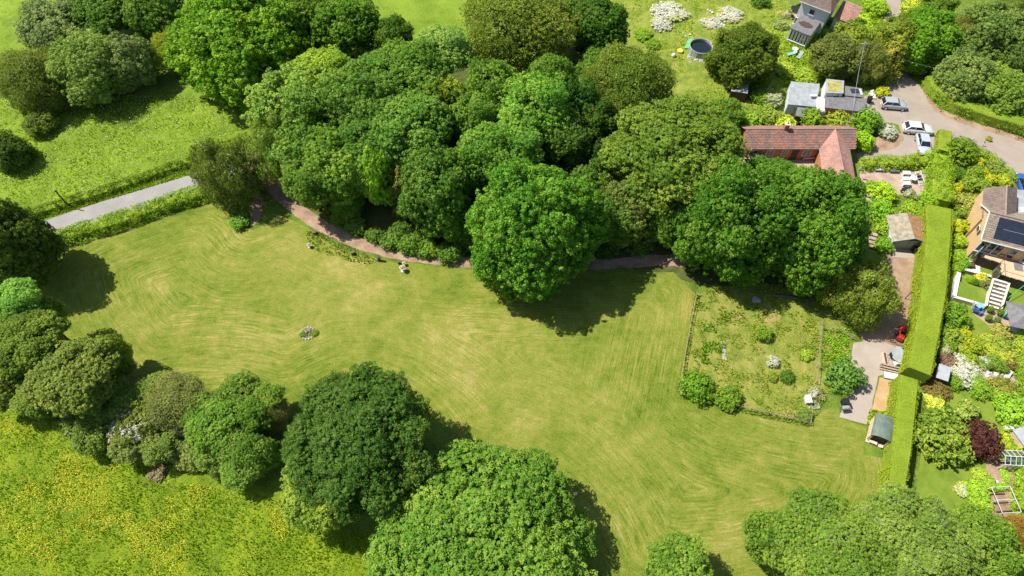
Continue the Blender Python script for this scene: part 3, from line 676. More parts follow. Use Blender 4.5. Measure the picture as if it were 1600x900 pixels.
# ------------------------------------------------------------------ trees
OAK = (.075, .16, .022); DARK = (.035, .105, .020); MID = (.075, .165, .028); LIGHT = (.12, .25, .035); LIME = (.16, .29, .035)
PALE = (.15, .25, .07); GREY = (.13, .20, .085); OLIVE = (.105, .17, .035); BROWN = (.105, .16, .035); YEW = (.06, .12, .025)
T = [
# top left belt
(90, 42, 62, 46, 9, 'fluffy', GREY, 'grey-green leafy tree at the far top left beside the bright pasture'),
(160, 18, 58, 44, 9, 'broad2', MID, 'mid-green tree on the top edge of the photo, second from the left'),
(245, 18, 56, 52, 10, 'broad1', MID, 'deep green tree on the top edge just left of the huge bright oak'),
(62, 125, 62, 58, 9, 'willow', BROWN, 'yellow-brown leafy tree at the left end of the upper belt'),
(140, 108, 66, 62, 10, 'broad2', PALE, 'broad pale green tree in the middle of the top left clump'),
(205, 100, 42, 56, 9, 'tall', GREY, 'silvery green tree overhanging the shaded grass at top left'),
(283, 78, 42, 42, 7, 'willow', (.15, .23, .03), 'small yellowish tree tucked against the huge bright oak'),
(376, 78, 108, 112, 15, 'oak1', (.095, .22, .018), 'huge bright green oak near the top left above the lane'),
(310, 8, 40, 34, 8, 'scrub', OLIVE, 'small olive tree on the top edge behind the huge bright oak'),
(475, 20, 48, 44, 11, 'broad1', OAK, 'green tree right behind the huge bright oak at the top'),
(540, 40, 55, 48, 11, 'broad1', (.07, .17, .02), 'dark green tree below the strip of far field at the top'),
(615, 58, 36, 34, 9, 'broad2', (.06, .14, .02), 'small dark tree jutting into the far field at the top'),
(14, 238, 34, 34, 5, 'scrub', YEW, 'dark rounded thorn tree cut by the left edge above the lane'),
(62, 192, 26, 20, 3, 'scrub', OLIVE, 'low olive thicket at the left end of the shaded grass'),
# birches
(356, 272, 56, 66, 11, 'birch', (.10, .155, .035), 'feathery olive birch standing over the lane and the track entrance'),
(1345, 458, 58, 64, 9, 'birch', (.135, .20, .035), 'feathery yellow-olive birch over the drive below the big oaks'),
# main wood
(470, 168, 76, 70, 14, 'fluffy', (.13, .24, .05), 'pale green tree at the top left corner of the central wood'),
(505, 118, 50, 40, 13, 'fluffy', (.17, .29, .035), 'yellow-green treetop at the upper left of the central wood'),
(440, 235, 48, 56, 12, 'birch', (.13, .22, .045), 'fine-leaved tree leaning over the track at the left of the wood'),
(560, 160, 66, 62, 15, 'broad2', (.09, .19, .035), 'mid-green crown in the upper left middle of the central wood'),
(632, 132, 70, 62, 15, 'oak2', (.08, .18, .028), 'round dark-green crown at the top of the central wood'),
(690, 82, 46, 40, 13, 'fluffy', (.15, .27, .075), 'pale bluish-green treetop at the upper edge of the wood'),
(812, 48, 96, 86, 15, 'willow', (.115, .18, .032), 'big olive fine-leaved willow at the top centre'),
(702, 190, 50, 66, 14, 'tall', (.14, .22, .035), 'yellowish upright tree in the middle of the wood'),
(768, 145, 44, 50, 14, 'fluffy', (.11, .22, .04), 'light green treetop just below the olive willow'),
(832, 178, 62, 62, 15, 'fluffy', (.11, .25, .04), 'bright feathery crown at the upper middle right of the wood'),
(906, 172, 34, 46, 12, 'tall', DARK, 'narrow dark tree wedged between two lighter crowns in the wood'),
(986, 138, 64, 66, 13, 'willow', (.10, .17, .03), 'round olive-green tree beside the rough hillside garden'),
(940, 40, 46, 44, 11, 'broad1', (.045, .12, .018), 'very dark tree at the top edge right of the olive willow'),
(905, 15, 40, 34, 10, 'broad2', (.06, .14, .02), 'dark tree touching the top edge behind the olive willow'),
(640, 200, 60, 50, 14, 'broad1', (.075, .18, .03), 'leafy crown in the centre left of the wood'),
(590, 218, 58, 56, 13, 'oak2', (.07, .17, .03), 'dark-green rounded crown left of the wood centre'),
(530, 258, 62, 62, 12, 'broad2', (.11, .22, .035), 'light-green tree above the bend of the dirt track'),
(484, 284, 40, 40, 10, 'fluffy', (.10, .20, .035), 'leafy tree at the start of the dirt track'),
(592, 282, 28, 48, 12, 'tall', (.16, .33, .04), 'slim lime-green tree in the lower left of the wood'),
(631, 306, 26, 62, 10, 'conifer', (.15, .17, .05), 'slender brownish larch in the lower middle of the wood'),
(684, 312, 52, 80, 13, 'broad1', (.075, .175, .035), 'mid-green tree left of the great bright oak by the track'),
(765, 240, 48, 48, 14, 'broad2', (.10, .23, .04), 'light crown directly above the great bright oak'),
(829, 364, 112, 132, 16.5, 'oak1', (.068, .185, .022), 'great bright green oak standing out over the mown lawn, middle of the photo'),
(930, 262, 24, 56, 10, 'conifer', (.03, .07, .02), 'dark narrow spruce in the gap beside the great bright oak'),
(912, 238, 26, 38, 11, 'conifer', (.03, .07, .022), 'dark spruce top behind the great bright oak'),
(1052, 238, 108, 86, 15, 'oak2', (.09, .165, .026), 'very wide olive-green oak just left of the red-roofed bungalow'),
(985, 335, 48, 62, 10, 'broad1', (.10, .16, .045), 'greyish tree above the dark bend of the dirt track'),
(1145, 350, 90, 106, 17, 'oak2', (.065, .165, .022), 'large green oak over the left side of the paddock'),
(1264, 362, 92, 108, 16, 'oak1', (.07, .175, .022), 'large green oak hiding the right end of the paddock top'),
(1050, 345, 44, 56, 10, 'broad2', (.07, .16, .025), 'green tree between the track bend and the paddock oaks'),
# top right
(1160, 90, 55, 60, 9, 'oak2', (.075, .13, .020), 'dark olive round tree beside the circular pool'),
(1302, 88, 42, 38, 7, 'broad2', (.11, .155, .045), 'brownish green tree above the flat-roofed outbuildings'),
(1352, 98, 34, 44, 7, 'birch', (.13, .18, .05), 'soft grey-olive tree beside the utility pole'),
(1393, 92, 36, 60, 8, 'conifer', (.16, .20, .035), 'golden-tipped cypress at the corner of the village lane'),
(1438, 64, 54, 56, 9, 'oak1', (.09, .22, .02), 'vivid green maple over the shaded part of the village lane'),
(1492, 58, 30, 42, 7, 'willow', (.16, .20, .06), 'yellow-olive slim tree between the maple and the grey-green trees'),
(1548, 56, 64, 56, 9, 'fluffy', (.10, .175, .05), 'big blue-green tree in the top right corner'),
(1600, 95, 44, 52, 8, 'broad2', (.08, .15, .04), 'dark blue-green tree cut by the right edge near the top'),
(1598, 12, 36, 34, 7, 'willow', OLIVE, 'olive tree cut by the top right corner'),
(1506, 122, 50, 46, 7, 'fluffy', (.13, .21, .07), 'pale sage-green tree beside the clipped lane hedge'),
(1558, 140, 50, 46, 6, 'broad2', (.13, .23, .045), 'mid-green bushy tree above the lane hedge near the right edge'),
(1598, 160, 34, 36, 5, 'scrub', (.13, .23, .04), 'low bushy tree above the lane hedge, cut by the right edge'),
(1470, 0, 30, 24, 6, 'scrub', (.10, .2, .03), 'small green tree on the top edge left of the yellow field'),
(1590, 55, 26, 24, 7, 'scrub', (.13, .19, .06), 'olive thicket behind the big blue-green corner tree'),
(1398, 58, 34, 34, 8, 'scrub', (.14, .21, .035), 'olive tree over the narrow lane behind the golden-tipped cypress'),
(1330, 62, 34, 30, 6, 'scrub', (.16, .24, .04), 'yellow-olive tree right of the grey extension'),
(1130, 180, 34, 30, 6, 'broad2', (.10, .2, .03), 'green tree between the very wide oak and the half-hidden shed'),
(540, 318, 26, 28, 5, 'broad2', (.09, .2, .03), 'low green tree at the wood edge left of the lime-green one'),
(720, 350, 34, 50, 8, 'broad2', (.06, .15, .025), 'dark tree tucked behind the left side of the great bright oak'),
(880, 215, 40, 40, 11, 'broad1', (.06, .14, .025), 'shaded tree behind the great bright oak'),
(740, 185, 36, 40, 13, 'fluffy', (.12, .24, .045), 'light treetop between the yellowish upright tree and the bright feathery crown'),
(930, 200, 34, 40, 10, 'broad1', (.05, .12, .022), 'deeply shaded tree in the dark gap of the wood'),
(665, 250, 34, 34, 12, 'broad1', (.08, .18, .03), 'small crown in the middle of the wood above the larch'),
(860, 120, 34, 34, 12, 'broad2', (.09, .19, .03), 'crown between the olive willow and the bright feathery one'),
(935, 110, 34, 30, 8, 'scrub', (.09, .18, .03), 'low thicket left of the round olive-green tree'),
(60, 560, 40, 40, 8, 'broad2', (.10, .18, .04), 'tree behind the broad olive one at the left edge'),
(170, 560, 34, 40, 8, 'broad1', (.11, .19, .03), 'green shoulder tree on the lawn side of the broad olive one'),
(1212, 296, 62, 42, 9, 'oak2', (.07, .17, .024), 'oak crown between the two paddock oaks, top touching the bungalow terrace'),
(1100, 300, 50, 50, 10, 'oak2', (.085, .17, .026), 'oak crown filling in between the very wide olive oak and the left paddock oak'),
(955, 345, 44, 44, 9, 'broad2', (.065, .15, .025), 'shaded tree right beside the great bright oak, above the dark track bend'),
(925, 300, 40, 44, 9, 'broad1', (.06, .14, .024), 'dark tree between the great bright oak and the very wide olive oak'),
(575, 250, 46, 44, 11, 'fluffy', (.11, .23, .04), 'light crown between the slim lime tree and the light-green bend tree'),
(470, 232, 50, 46, 11, 'broad2', (.10, .21, .04), 'crown at the left flank of the wood below the pale green tree'),
(650, 175, 40, 36, 13, 'broad2', (.08, .19, .03), 'crown just below the round dark-green top of the wood'),
(600, 120, 42, 40, 13, 'fluffy', (.12, .23, .045), 'light crown at the top edge of the wood, right of the yellow-green top'),
(725, 270, 34, 44, 12, 'broad1', (.08, .19, .03), 'crown squeezed above the left shoulder of the great bright oak'),
(800, 225, 46, 34, 13, 'fluffy', (.10, .23, .04), 'bright top just behind the summit of the great bright oak'),
(186, 632, 34, 30, 5, 'scrub', (.12, .21, .045), 'green thicket between the broad olive tree and the round hawthorn'),
(240, 612, 34, 26, 5, 'scrub', (.14, .22, .05), 'thicket on the lawn side above the round hawthorn'),
(306, 640, 32, 30, 5, 'scrub', (.11, .21, .04), 'green thicket between the greyish elder and the fresh green tree'),
(248, 698, 30, 26, 4, 'scrub', (.14, .22, .06), 'soft green thicket right below the round hawthorn'),
(330, 700, 34, 26, 4, 'scrub', (.12, .21, .05), 'green thicket under the fresh green tree'),
(372, 738, 30, 26, 4, 'scrub', (.13, .24, .05), 'leafy thicket at the foot of the green tree by the great dark oak'),
(395, 650, 34, 34, 6, 'broad2', (.10, .21, .035), 'green crown on the lawn side between thicket and great dark oak'),
(150, 650, 34, 28, 5, 'scrub', (.12, .20, .05), 'thicket on the meadow side of the broad olive tree'),
(60, 618, 40, 34, 7, 'broad2', (.11, .19, .04), 'tree above the buttercup meadow near the left edge'),
(70, 500, 40, 40, 9, 'broad2', (.10, .19, .035), 'tree on the lawn side of the bright green left edge tree'),
(168, 612, 36, 30, 5, 'scrub', (.12, .20, .045), 'green scrub between the broad olive tree and the lawn'),
(196, 700, 26, 22, 4, 'scrub', (.15, .22, .07), 'pale scrub at the meadow edge under the round hawthorn'),
(142, 682, 30, 24, 4, 'scrub', (.13, .21, .05), 'bushy scrub at the meadow edge below the broad olive tree'),
(360, 690, 30, 28, 5, 'broad2', (.12, .22, .045), 'light crown between the fresh green tree and the one beside the great dark oak'),
(420, 620, 26, 24, 5, 'scrub', (.12, .22, .04), 'small green crown on the lawn side left of the great dark oak'),
# left edge
(26, 388, 60, 72, 13, 'broad1', (.065, .12, .025), 'dark yew-like conifer at the left edge below the lane'),
(22, 470, 44, 36, 11, 'fluffy', (.13, .29, .06), 'bright green tree at the left edge below the dark conifer'),
(40, 535, 58, 50, 11, 'oak2', (.105, .18, .03), 'olive tree at the left edge halfway down the photo'),
(112, 588, 70, 60, 10, 'oak1', (.125, .19, .045), 'broad olive tree on the left side of the lawn'),
(20, 592, 50, 50, 8, 'broad1', (.11, .17, .045), 'olive-brown tree at the left edge above the buttercup meadow'),
(120, 655, 30, 28, 4, 'hawthorn', (.12, .19, .04), 'hawthorn with white blossom on the meadow side of the left trees'),
(212, 664, 46, 44, 5, 'hawthorn', (.12, .17, .04), 'round hawthorn flecked with cream and rust at the left of the belt'),
(272, 625, 50, 38, 6, 'willow', (.135, .18, .06), 'greyish elder with brown twigs on the lawn side of the belt'),
(338, 664, 46, 44, 6, 'broad1', (.09, .20, .03), 'fresh green tree in the middle of the thorn belt'),
(375, 622, 44, 30, 5, 'scrub', (.10, .19, .035), 'green thicket on the lawn side between the elder and the dark oak'),
(296, 708, 30, 30, 3, 'scrub', (.19, .26, .09), 'pale grey-green thicket facing the buttercup meadow'),
(345, 725, 24, 26, 3, 'scrub', (.13, .21, .06), 'small grey-green bush beside the pale thicket, meadow side'),
(280, 672, 20, 26, 4, 'hawthorn', (.20, .25, .11), 'whitish blossoming thorn between the round hawthorn and the fresh green tree'),
(400, 712, 38, 58, 6, 'broad2', (.11, .22, .045), 'green tree against the left flank of the great dark oak'),
(428, 650, 26, 28, 5, 'willow', (.14, .17, .07), 'small brownish tree touching the great dark oak'),
(562, 688, 118, 104, 13, 'dark_oak', (.047, .108, .020), 'great dark-green oak on the lower left edge of the lawn'),
(500, 765, 66, 58, 8, 'broad1', (.13, .22, .035), 'olive tree leaning against the foot of the great dark oak'),
(760, 868, 172, 114, 12, 'big_light', (.088, .19, .030), 'immense bright green tree at the bottom centre'),
(1065, 888, 58, 46, 7, 'fluffy', (.11, .21, .035), 'small light tree cut by the bottom edge, right of centre'),
(1200, 838, 42, 50, 8, 'fluffy', (.11, .21, .035), 'light green tree at the left end of the bottom right trees'),
(1300, 862, 96, 88, 10, 'big_light', (.10, .19, .032), 'large yellow-green ash left of centre in the bottom right row'),
(1420, 860, 98, 92, 10, 'big_light', (.115, .20, .045), 'large pale ash with grey twigs showing, end of the tall hedge'),
(1520, 862, 70, 76, 8, 'oak1', (.105, .20, .032), 'yellow-green tree near the bottom right corner'),
(1592, 835, 30, 46, 5, 'willow', (.20, .15, .04), 'orange bronze-leaved tree in the bottom right corner'),
]
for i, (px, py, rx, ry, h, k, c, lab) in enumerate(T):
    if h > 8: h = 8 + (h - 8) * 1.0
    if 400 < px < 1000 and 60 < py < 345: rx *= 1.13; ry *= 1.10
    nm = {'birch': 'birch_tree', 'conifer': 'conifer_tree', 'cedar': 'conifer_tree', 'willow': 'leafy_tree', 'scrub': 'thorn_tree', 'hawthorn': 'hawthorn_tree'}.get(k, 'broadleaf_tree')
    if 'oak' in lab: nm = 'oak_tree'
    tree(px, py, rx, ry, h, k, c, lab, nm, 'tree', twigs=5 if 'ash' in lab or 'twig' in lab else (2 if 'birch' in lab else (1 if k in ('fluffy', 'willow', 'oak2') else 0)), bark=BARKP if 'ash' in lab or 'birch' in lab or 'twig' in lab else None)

# ------------------------------------------------------------------ hedges
HT = 3.1
def mid(a, b): return (Vector(a) + Vector(b)) / 2
TE = [((1446, 322), (1491, 322)), ((1447, 360), (1490, 360)), ((1440, 450), (1483, 450)), ((1429, 520), (1471, 520)), ((1417, 580), (1459, 580))]
pts = [mid(G(*a, HT), G(*b, HT)) for a, b in TE]; wd = [(G(*a, HT) - G(*b, HT)).length for a, b in TE]
wd = [q - .35 for q in wd]
hedge('tall_hedge', pts, wd, HT, (.165, .24, .018), 'wide tall clipped hedge with a flat yellow-green top between drive and neighbour', leaf=.11, dens=85, seed=3, lump=.22, topjit=.02)
TE2 = [((1402, 590), (1441, 588)), ((1392, 700), (1430, 700)), ((1384, 770), (1418, 770)), ((1380, 830), (1410, 830))]
pts = [mid(G(*a, 2.6), G(*b, 2.6)) for a, b in TE2]; wd = [(G(*a, 2.2) - G(*b, 2.6)).length for a, b in TE2]
wd = [q - .45 for q in wd]
hedge('tall_hedge', pts, wd, 2.6, (.155, .235, .018), 'lower flat-topped hedge section running down to the pale ash', leaf=.11, dens=85, seed=4, lump=.22, topjit=.02)
hedge('tall_hedge', [G(1465, 250), G(1464, 285), G(1466, 322)], [3.6, 4.0, 4.0], 2.3, (.17, .30, .03), 'shaggy upper end of the tall hedge beside the paved patio', leaf=.16, clipped=False, seed=5)
hedge('lane_hedge', [G(-20, 400), G(85, 380), G(200, 345), G(322, 304)], 2.6, 1.8, (.15, .27, .035), 'lumpy green hedge between the left lane and the mown lawn', leaf=.17, clipped=False, seed=6)
hedge('lane_hedge', [G(-20, 352), G(60, 334), G(170, 300), G(300, 254), G(390, 216)], 1.5, 1.1, (.10, .18, .022), 'low dark hedge on the pasture side of the left lane', leaf=.16, clipped=False, seed=7)
hedge('roadside_hedge', [G(1447, 132), G(1460, 152), G(1490, 172), G(1540, 190), G(1610, 210), G(1680, 232)], 1.9, 1.9, (.11, .22, .028), 'clipped green hedge curving along the far side of the village lane', leaf=.16, dens=55, seed=8, lump=.3, topjit=.07)
hedge('patio_hedge', [G(1340, 262), G(1380, 258), G(1420, 258), G(1446, 254)], 2.0, 1.6, (.17, .28, .035), 'informal leafy hedge between parked silver car and paved patio', leaf=.16, clipped=False, seed=9)
hedge('square_hedge', [G(1470, 214), G(1468, 246)], 1.9, 1.5, (.17, .24, .04), 'square clipped hedge block beside the silver car facing down', leaf=.13, dens=55, seed=10, lump=.25)
hedge('sloping_hedge', [G(1500, 230), G(1545, 250), G(1572, 276), G(1574, 292)], 1.6, 1.2, (.15, .26, .035), 'rounded hedge following the bend of the lane above the tiled house', leaf=.15, clipped=False, seed=11)
hedge('garden_hedge', [G(1590, 560), G(1605, 640), G(1612, 720)], 1.4, 1.5, (.14, .26, .03), 'loose green hedge down the right edge of the neighbour garden', leaf=.15, clipped=False, seed=12)
hedge('garden_hedge', [G(1590, 720), G(1594, 760), G(1594, 800)], 1.6, 1.6, (.19, .33, .04), 'light green hedge right of the two greenhouse frames', leaf=.15, clipped=False, seed=13)

# ------------------------------------------------------------------ shrubs
GOLD = (.29, .35, .03); YG = (.27, .35, .03); GR = (.11, .22, .03); DG = (.06, .14, .02); SG = (.18, .26, .08); RED = (.055, .022, .026); PLUM = (.16, .11, .11)
S = [
# paddock
(1090, 602, 2.1, 2.3, 'bush1', (.09, .20, .02), 'round dark green bush at the lower left corner of the paddock'),
(1138, 620, 1.6, 1.9, 'bush2', (.10, .20, .025), 'spreading bush beside the lower paddock fence'),
(1108, 622, .8, .9, 'bush2', (.08, .17, .02), 'little bush between the two bushes of the paddock corner'),
(1194, 520, 1.15, 1.7, 'bush1', (.13, .24, .03), 'small round bush in the upper middle of the paddock'),
(1208, 564, .8, 1.0, 'bloom', SG, 'small white-flowering bush in the middle of the paddock'),
(1230, 588, .9, 1.0, 'bush2', DG, 'small dark bush right of the white-flowering one'),
(1207, 588, .7, .8, 'bush2', (.15, .22, .04), 'olive tuft just below the white-flowering bush'),
(1262, 555, .8, .9, 'spiky', (.19, .31, .04), 'leafy plant beside the paddock dividing fence'),
(1323, 584, 2.3, 2.9, 'bush1', (.085, .19, .045), 'big round blue-green bush on the edge of the concrete apron'),
(1276, 614, 1.0, .9, 'bloom_lite', (.16, .19, .08), 'pinkish flowering bush beside the white box in the paddock'),
(1258, 648, .9, .9, 'bush2', (.11, .19, .05), 'dull green bush at the lower right paddock corner'),
(1252, 462, .9, .8, 'spiky', DG, 'shaded plant under the paddock oaks'),
# near garage and stairs
(1383, 381, 1.3, 1.5, 'bush1', (.12, .27, .03), 'neat round bush left of the garage front'),
(1380, 300, 2.1, 2.0, 'bush1', (.22, .38, .03), 'yellow-green shrub right of the garden steps'),
(1376, 326, 2.1, 2.0, 'bush1', (.14, .30, .03), 'bright green shrub below the yellow-green one by the steps'),
(1388, 352, 1.7, 1.8, 'bush2', (.15, .28, .03), 'leafy shrub behind the garage, step side'),
(1425, 326, 1.6, 1.5, 'bush1', (.18, .31, .035), 'green shrub between the patio and the garage roof'),
(1400, 345, 1.4, 1.2, 'bush2', (.24, .30, .05), 'faded shrub creeping onto the mossy garage roof'),
(1441, 340, 1.2, 1.7, 'bush1', (.15, .30, .03), 'green shrub beside the top of the tall hedge'),
(1422, 302, 1.0, .9, 'bloom_lite', (.14, .22, .05), 'small flowering shrub along the lower edge of the patio'),
(1348, 292, .8, .8, 'bush1', (.14, .30, .04), 'small bright plant between bungalow gable and steps'),
(1452, 310, 1.5, 1.6, 'bush1', (.17, .32, .03), 'green shrub between the patio and the shaggy hedge end'),
(1366, 292, 1.3, 1.5, 'spiky', (.19, .31, .04), 'feathery lime shrub beside the top of the steps'),
# behind bungalow
(1172, 186, 2.0, 2.0, 'bush2', (.14, .27, .035), 'green shrub behind the left end of the bungalow'),
(1200, 178, 2.0, 2.2, 'bush1', (.17, .27, .05), 'light shrub behind the bungalow chimney'),
(1225, 190, 1.8, 1.8, 'bush2', (.26, .37, .05), 'lime shrub behind the bungalow ridge'),
(1205, 152, 1.9, 2.0, 'bloom_lite', (.17, .26, .05), 'flowering shrub left of the pale flat roof'),
(1188, 150, 1.6, 1.8, 'bush1', (.12, .24, .03), 'dense green shrub at the foot of the dark olive tree'),
(1182, 132, 1.3, 1.6, 'bush2', (.10, .20, .03), 'small shrub by the half-hidden shed'),
(1268, 184, 2.0, 2.8, 'bush1', (.15, .26, .03), 'domed green shrub right behind the bungalow ridge'),
(1312, 186, 2.2, 2.6, 'bush2', (.17, .25, .035), 'olive-green shrub behind the ridge, second of three'),
(1355, 186, 2.4, 3.2, 'bush1', (.11, .24, .025), 'rounded leafy tree-like shrub at the bungalow corner'),
(1350, 218, 1.7, 2.6, 'bush1', (.20, .38, .03), 'vivid lime shrub against the right end of the bungalow'),
(1387, 203, 1.5, 1.5, 'bloom', (.10, .18, .04), 'white-flowering shrub on the edge of the drive near the white car'),
(1182, 240, 1.1, 1.9, 'bloom', (.13, .22, .05), 'white climbing rose against the brick front of the bungalow'),
(1166, 232, 1.2, 2.2, 'bloom_lite', (.14, .18, .05), 'flowering shrub at the left gable of the bungalow'),
(1380, 142, 1.2, 1.4, 'spiky', GOLD, 'golden yellow shrub beside the rubble by the silver car'),
(1250, 205, .9, .9, 'bush2', (.14, .24, .04), 'small shrub peeping over the bungalow ridge'),
# corner garden at lane
(1506, 233, 2.5, 2.8, 'bush1', (.10, .18, .022), 'large dark rounded bush in the corner garden by the lane'),
(1530, 252, .95, 1.4, 'spiky', GOLD, 'bright yellow shrub, highest of three in the corner garden'),
(1541, 268, .75, 1.1, 'spiky', GOLD, 'bright yellow shrub, middle one of the corner garden'),
(1550, 279, .9, 1.2, 'spiky', GOLD, 'bright yellow shrub nearest the tiled roof'),
(1498, 292, .9, 1.3, 'spiky', GOLD, 'yellow shrub beside the tall hedge top end'),
(1496, 271, 1.3, 1.6, 'bush1', DG, 'dark green shrub behind the yellow one by the hedge'),
(1515, 282, 1.6, 1.6, 'bush2', (.14, .23, .035), 'mixed green shrub in the corner garden centre'),
(1535, 288, 1.3, 1.4, 'bush2', (.12, .22, .03), 'green shrub just above the tiled roof'),
(1556, 262, 1.5, 1.4, 'bush2', (.13, .20, .05), 'greyish shrub between the yellow ones and the lane'),
(1570, 280, 1.2, 1.2, 'bush1', (.26, .36, .04), 'lime shrub at the lane bend above the blue car'),
(1512, 315, 1.6, 2.4, 'bush2', (.22, .27, .08), 'pale greyish shrub against the cream gable wall'),
(1506, 330, 1.0, 1.3, 'bush1', (.15, .25, .04), 'green shrub below the pale one by the gable'),
(1527, 266, 1.2, 1.2, 'bush1', (.13, .24, .03), 'green shrub left of the middle yellow one'),
(1483, 272, 1.0, 1.2, 'bush1', (.14, .25, .03), 'green shrub squeezed beside the shaggy hedge end'),
(1546, 216, .5, .6, 'spiky', (.25, .27, .08), 'low straw-coloured plant on the lane verge'),
# strip between tall hedge and house
(1503, 353, 1.2, 1.8, 'spiky', (.28, .36, .03), 'yellow-green shrub at the foot of the cream gable'),
(1500, 375, 1.1, 1.3, 'bush2', (.20, .33, .04), 'leafy shrub in the strip beside the tall hedge'),
(1499, 400, 1.1, 1.3, 'bush2', (.17, .30, .03), 'green shrub in the hedge strip above the small lawn'),
(1495, 420, .9, 1.1, 'bush1', (.17, .29, .03), 'green shrub left of the white path'),
(1505, 412, 1.0, 1.1, 'bush1', (.13, .27, .03), 'green shrub at the upper left of the small lawn'),
(1517, 436, .55, .8, 'bush1', (.18, .34, .03), 'small green ball at the left of the flower border'),
(1526, 441, .6, .8, 'bush1', DG, 'dark ball shrub in the flower border'),
(1536, 434, .9, 1.0, 'spiky', (.36, .40, .06), 'pale yellow grass-like shrub in the flower border'),
(1547, 446, 1.1, 1.5, 'spiky', (.12, .15, .08), 'dark spidery plant at the top of the garden steps'),
# neighbour garden
(1494, 492, 1.9, 2.5, 'bush1', (.10, .21, .025), 'big round dark bush beside the tall hedge in the neighbour garden'),
(1505, 517, 1.0, 1.2, 'spiky', (.30, .36, .03), 'bright yellow bush right of the big round one'),
(1484, 522, 1.5, 1.8, 'bush2', (.14, .24, .035), 'mixed green bush against the hedge below the big round bush'),
(1482, 537, 1.1, 1.3, 'bush2', (.13, .23, .03), 'green bush lower along the hedge'),
(1474, 547, 1.0, 1.2, 'bloom_lite', (.24, .28, .09), 'cream-flowered bush along the hedge'),
(1477, 556, .7, .8, 'spiky', (.24, .31, .04), 'small yellow bush near the grey shed'),
(1483, 565, 1.2, 1.3, 'bush2', PLUM, 'grey-purple bush above the shed path'),
(1519, 538, 1.5, 1.7, 'bush1', (.20, .28, .03), 'yellow-green dome bush in the middle of the neighbour garden'),
(1504, 540, .8, .9, 'bush2', (.22, .31, .07), 'pale dome left of the yellow-green dome'),
(1513, 558, 1.2, 1.2, 'bush1', (.17, .27, .03), 'lime bush just below the yellow-green dome'),
(1508, 580, 2.0, 1.4, 'bloom', (.20, .25, .14), 'large white-flowering bush in the neighbour garden'),
(1492, 596, 1.1, 1.2, 'bush1', (.12, .24, .03), 'green bush right of the grey shed'),
(1522, 592, 1.3, 1.2, 'bush1', (.14, .26, .035), 'green bush below the white-flowering one'),
(1532, 606, 1.5, 1.3, 'bush1', (.14, .27, .035), 'bright bush on the upper edge of the lower lawn'),
(1563, 536, 1.3, 1.2, 'bush2', (.17, .26, .05), 'light bush left of the side path'),
(1571, 558, 1.3, 1.1, 'spiky', (.24, .31, .05), 'yellowish bush near the bottom of the side path'),
(1556, 566, 1.2, 1.1, 'bush2', (.10, .20, .03), 'dark leafy bush between the paths'),
(1566, 518, 1.3, 1.3, 'spiky', (.22, .25, .08), 'straw-tipped cordyline beside the patio'),
(1578, 566, 1.0, 1.0, 'bush2', (.13, .12, .05), 'bronze bush at the foot of the side path'),
(1540, 566, 1.0, .9, 'bloom_lite', (.12, .22, .05), 'flower-dotted bush above the lower path'),
(1597, 540, 1.2, 1.2, 'bush1', (.22, .32, .04), 'green bush on the right of the side path'),
(1594, 520, 1.0, 1.0, 'bush2', (.20, .34, .04), 'light green bush below the parasol'),
(1552, 548, 1.0, .9, 'bush2', (.24, .32, .05), 'pale bush in the middle bed'),
(1545, 530, .9, .6, 'bush2', (.22, .30, .05), 'low straggly bush on the neighbour lawn'),
(1464, 606, 1.6, 1.2, 'bush2', (.13, .12, .045), 'rusty-leaved bush below the grey shed'),
(1462, 626, 1.3, .9, 'spiky', (.34, .42, .08), 'large-leaved yellow plant below the rusty bush'),
(1480, 640, .8, .7, 'bush1', DG, 'small dark bush on the lower lawn'),
(1513, 640, 1.3, 2.0, 'spiky', (.20, .30, .08), 'upright pale-leaved young tree on the lower lawn'),
(1566, 606, 1.7, 1.3, 'bush2', (.15, .18, .04), 'brownish bush below the lower path'),
(1562, 616, 1.1, 1.2, 'bush1', (.18, .32, .04), 'lime green bush on the brownish one'),
(1584, 640, 2.3, 2.0, 'bush1', (.17, .33, .04), 'big fresh green bush at the right of the lower lawn'),
(1474, 680, 3.2, 3.2, 'bush2', (.12, .20, .035), 'large feathery green tree right of the tall hedge'),
(1500, 700, 1.8, 1.8, 'spiky', (.14, .24, .035), 'drooping branches below the feathery tree'),
(1534, 686, 2.4, 2.9, 'bush2', RED, 'dark purple-red leaved tree in the neighbour garden'),
(1573, 698, 1.7, 1.5, 'spiky', (.22, .31, .03), 'bright yellow-green bush left of the small grey roof'),
(1545, 755, 1.0, .7, 'bush1', (.20, .34, .05), 'green bush left of the lower greenhouse frame'),
(1534, 742, .9, .8, 'bush1', (.25, .38, .06), 'light bush between lawn and greenhouses'),
(1506, 764, 1.0, .6, 'bloom_lite', (.28, .36, .07), 'low flowering clump at the bottom of the lawn'),
(1528, 768, 1.4, 1.0, 'bush1', (.20, .36, .04), 'lush green bush at the bottom of the neighbour garden'),
(1535, 790, 1.2, 1.0, 'bush2', (.18, .32, .04), 'green bush left of the lower greenhouse frame foot'),
# hillside garden
(912, 62, 1.8, 2.0, 'spiky', (.18, .30, .04), 'young leafy tree at the edge of the hillside garden'),
(930, 85, 2.2, 1.6, 'bush2', (.16, .28, .03), 'green scrub left of the hillside garden'),
(958, 60, 1.8, 1.4, 'bush1', (.13, .25, .03), 'low bush near the dark tree on the hillside'),
(1005, 52, 1.6, 1.1, 'bush2', (.14, .26, .03), 'low green bush in the hillside grass'),
(1020, 68, 1.3, 1.0, 'bush2', (.12, .23, .03), 'second low bush in the hillside grass below the first'),
(1045, 18, 2.9, 1.1, 'bloom', (.22, .28, .14), 'sprawling white-flowering bramble at the top of the hillside'),
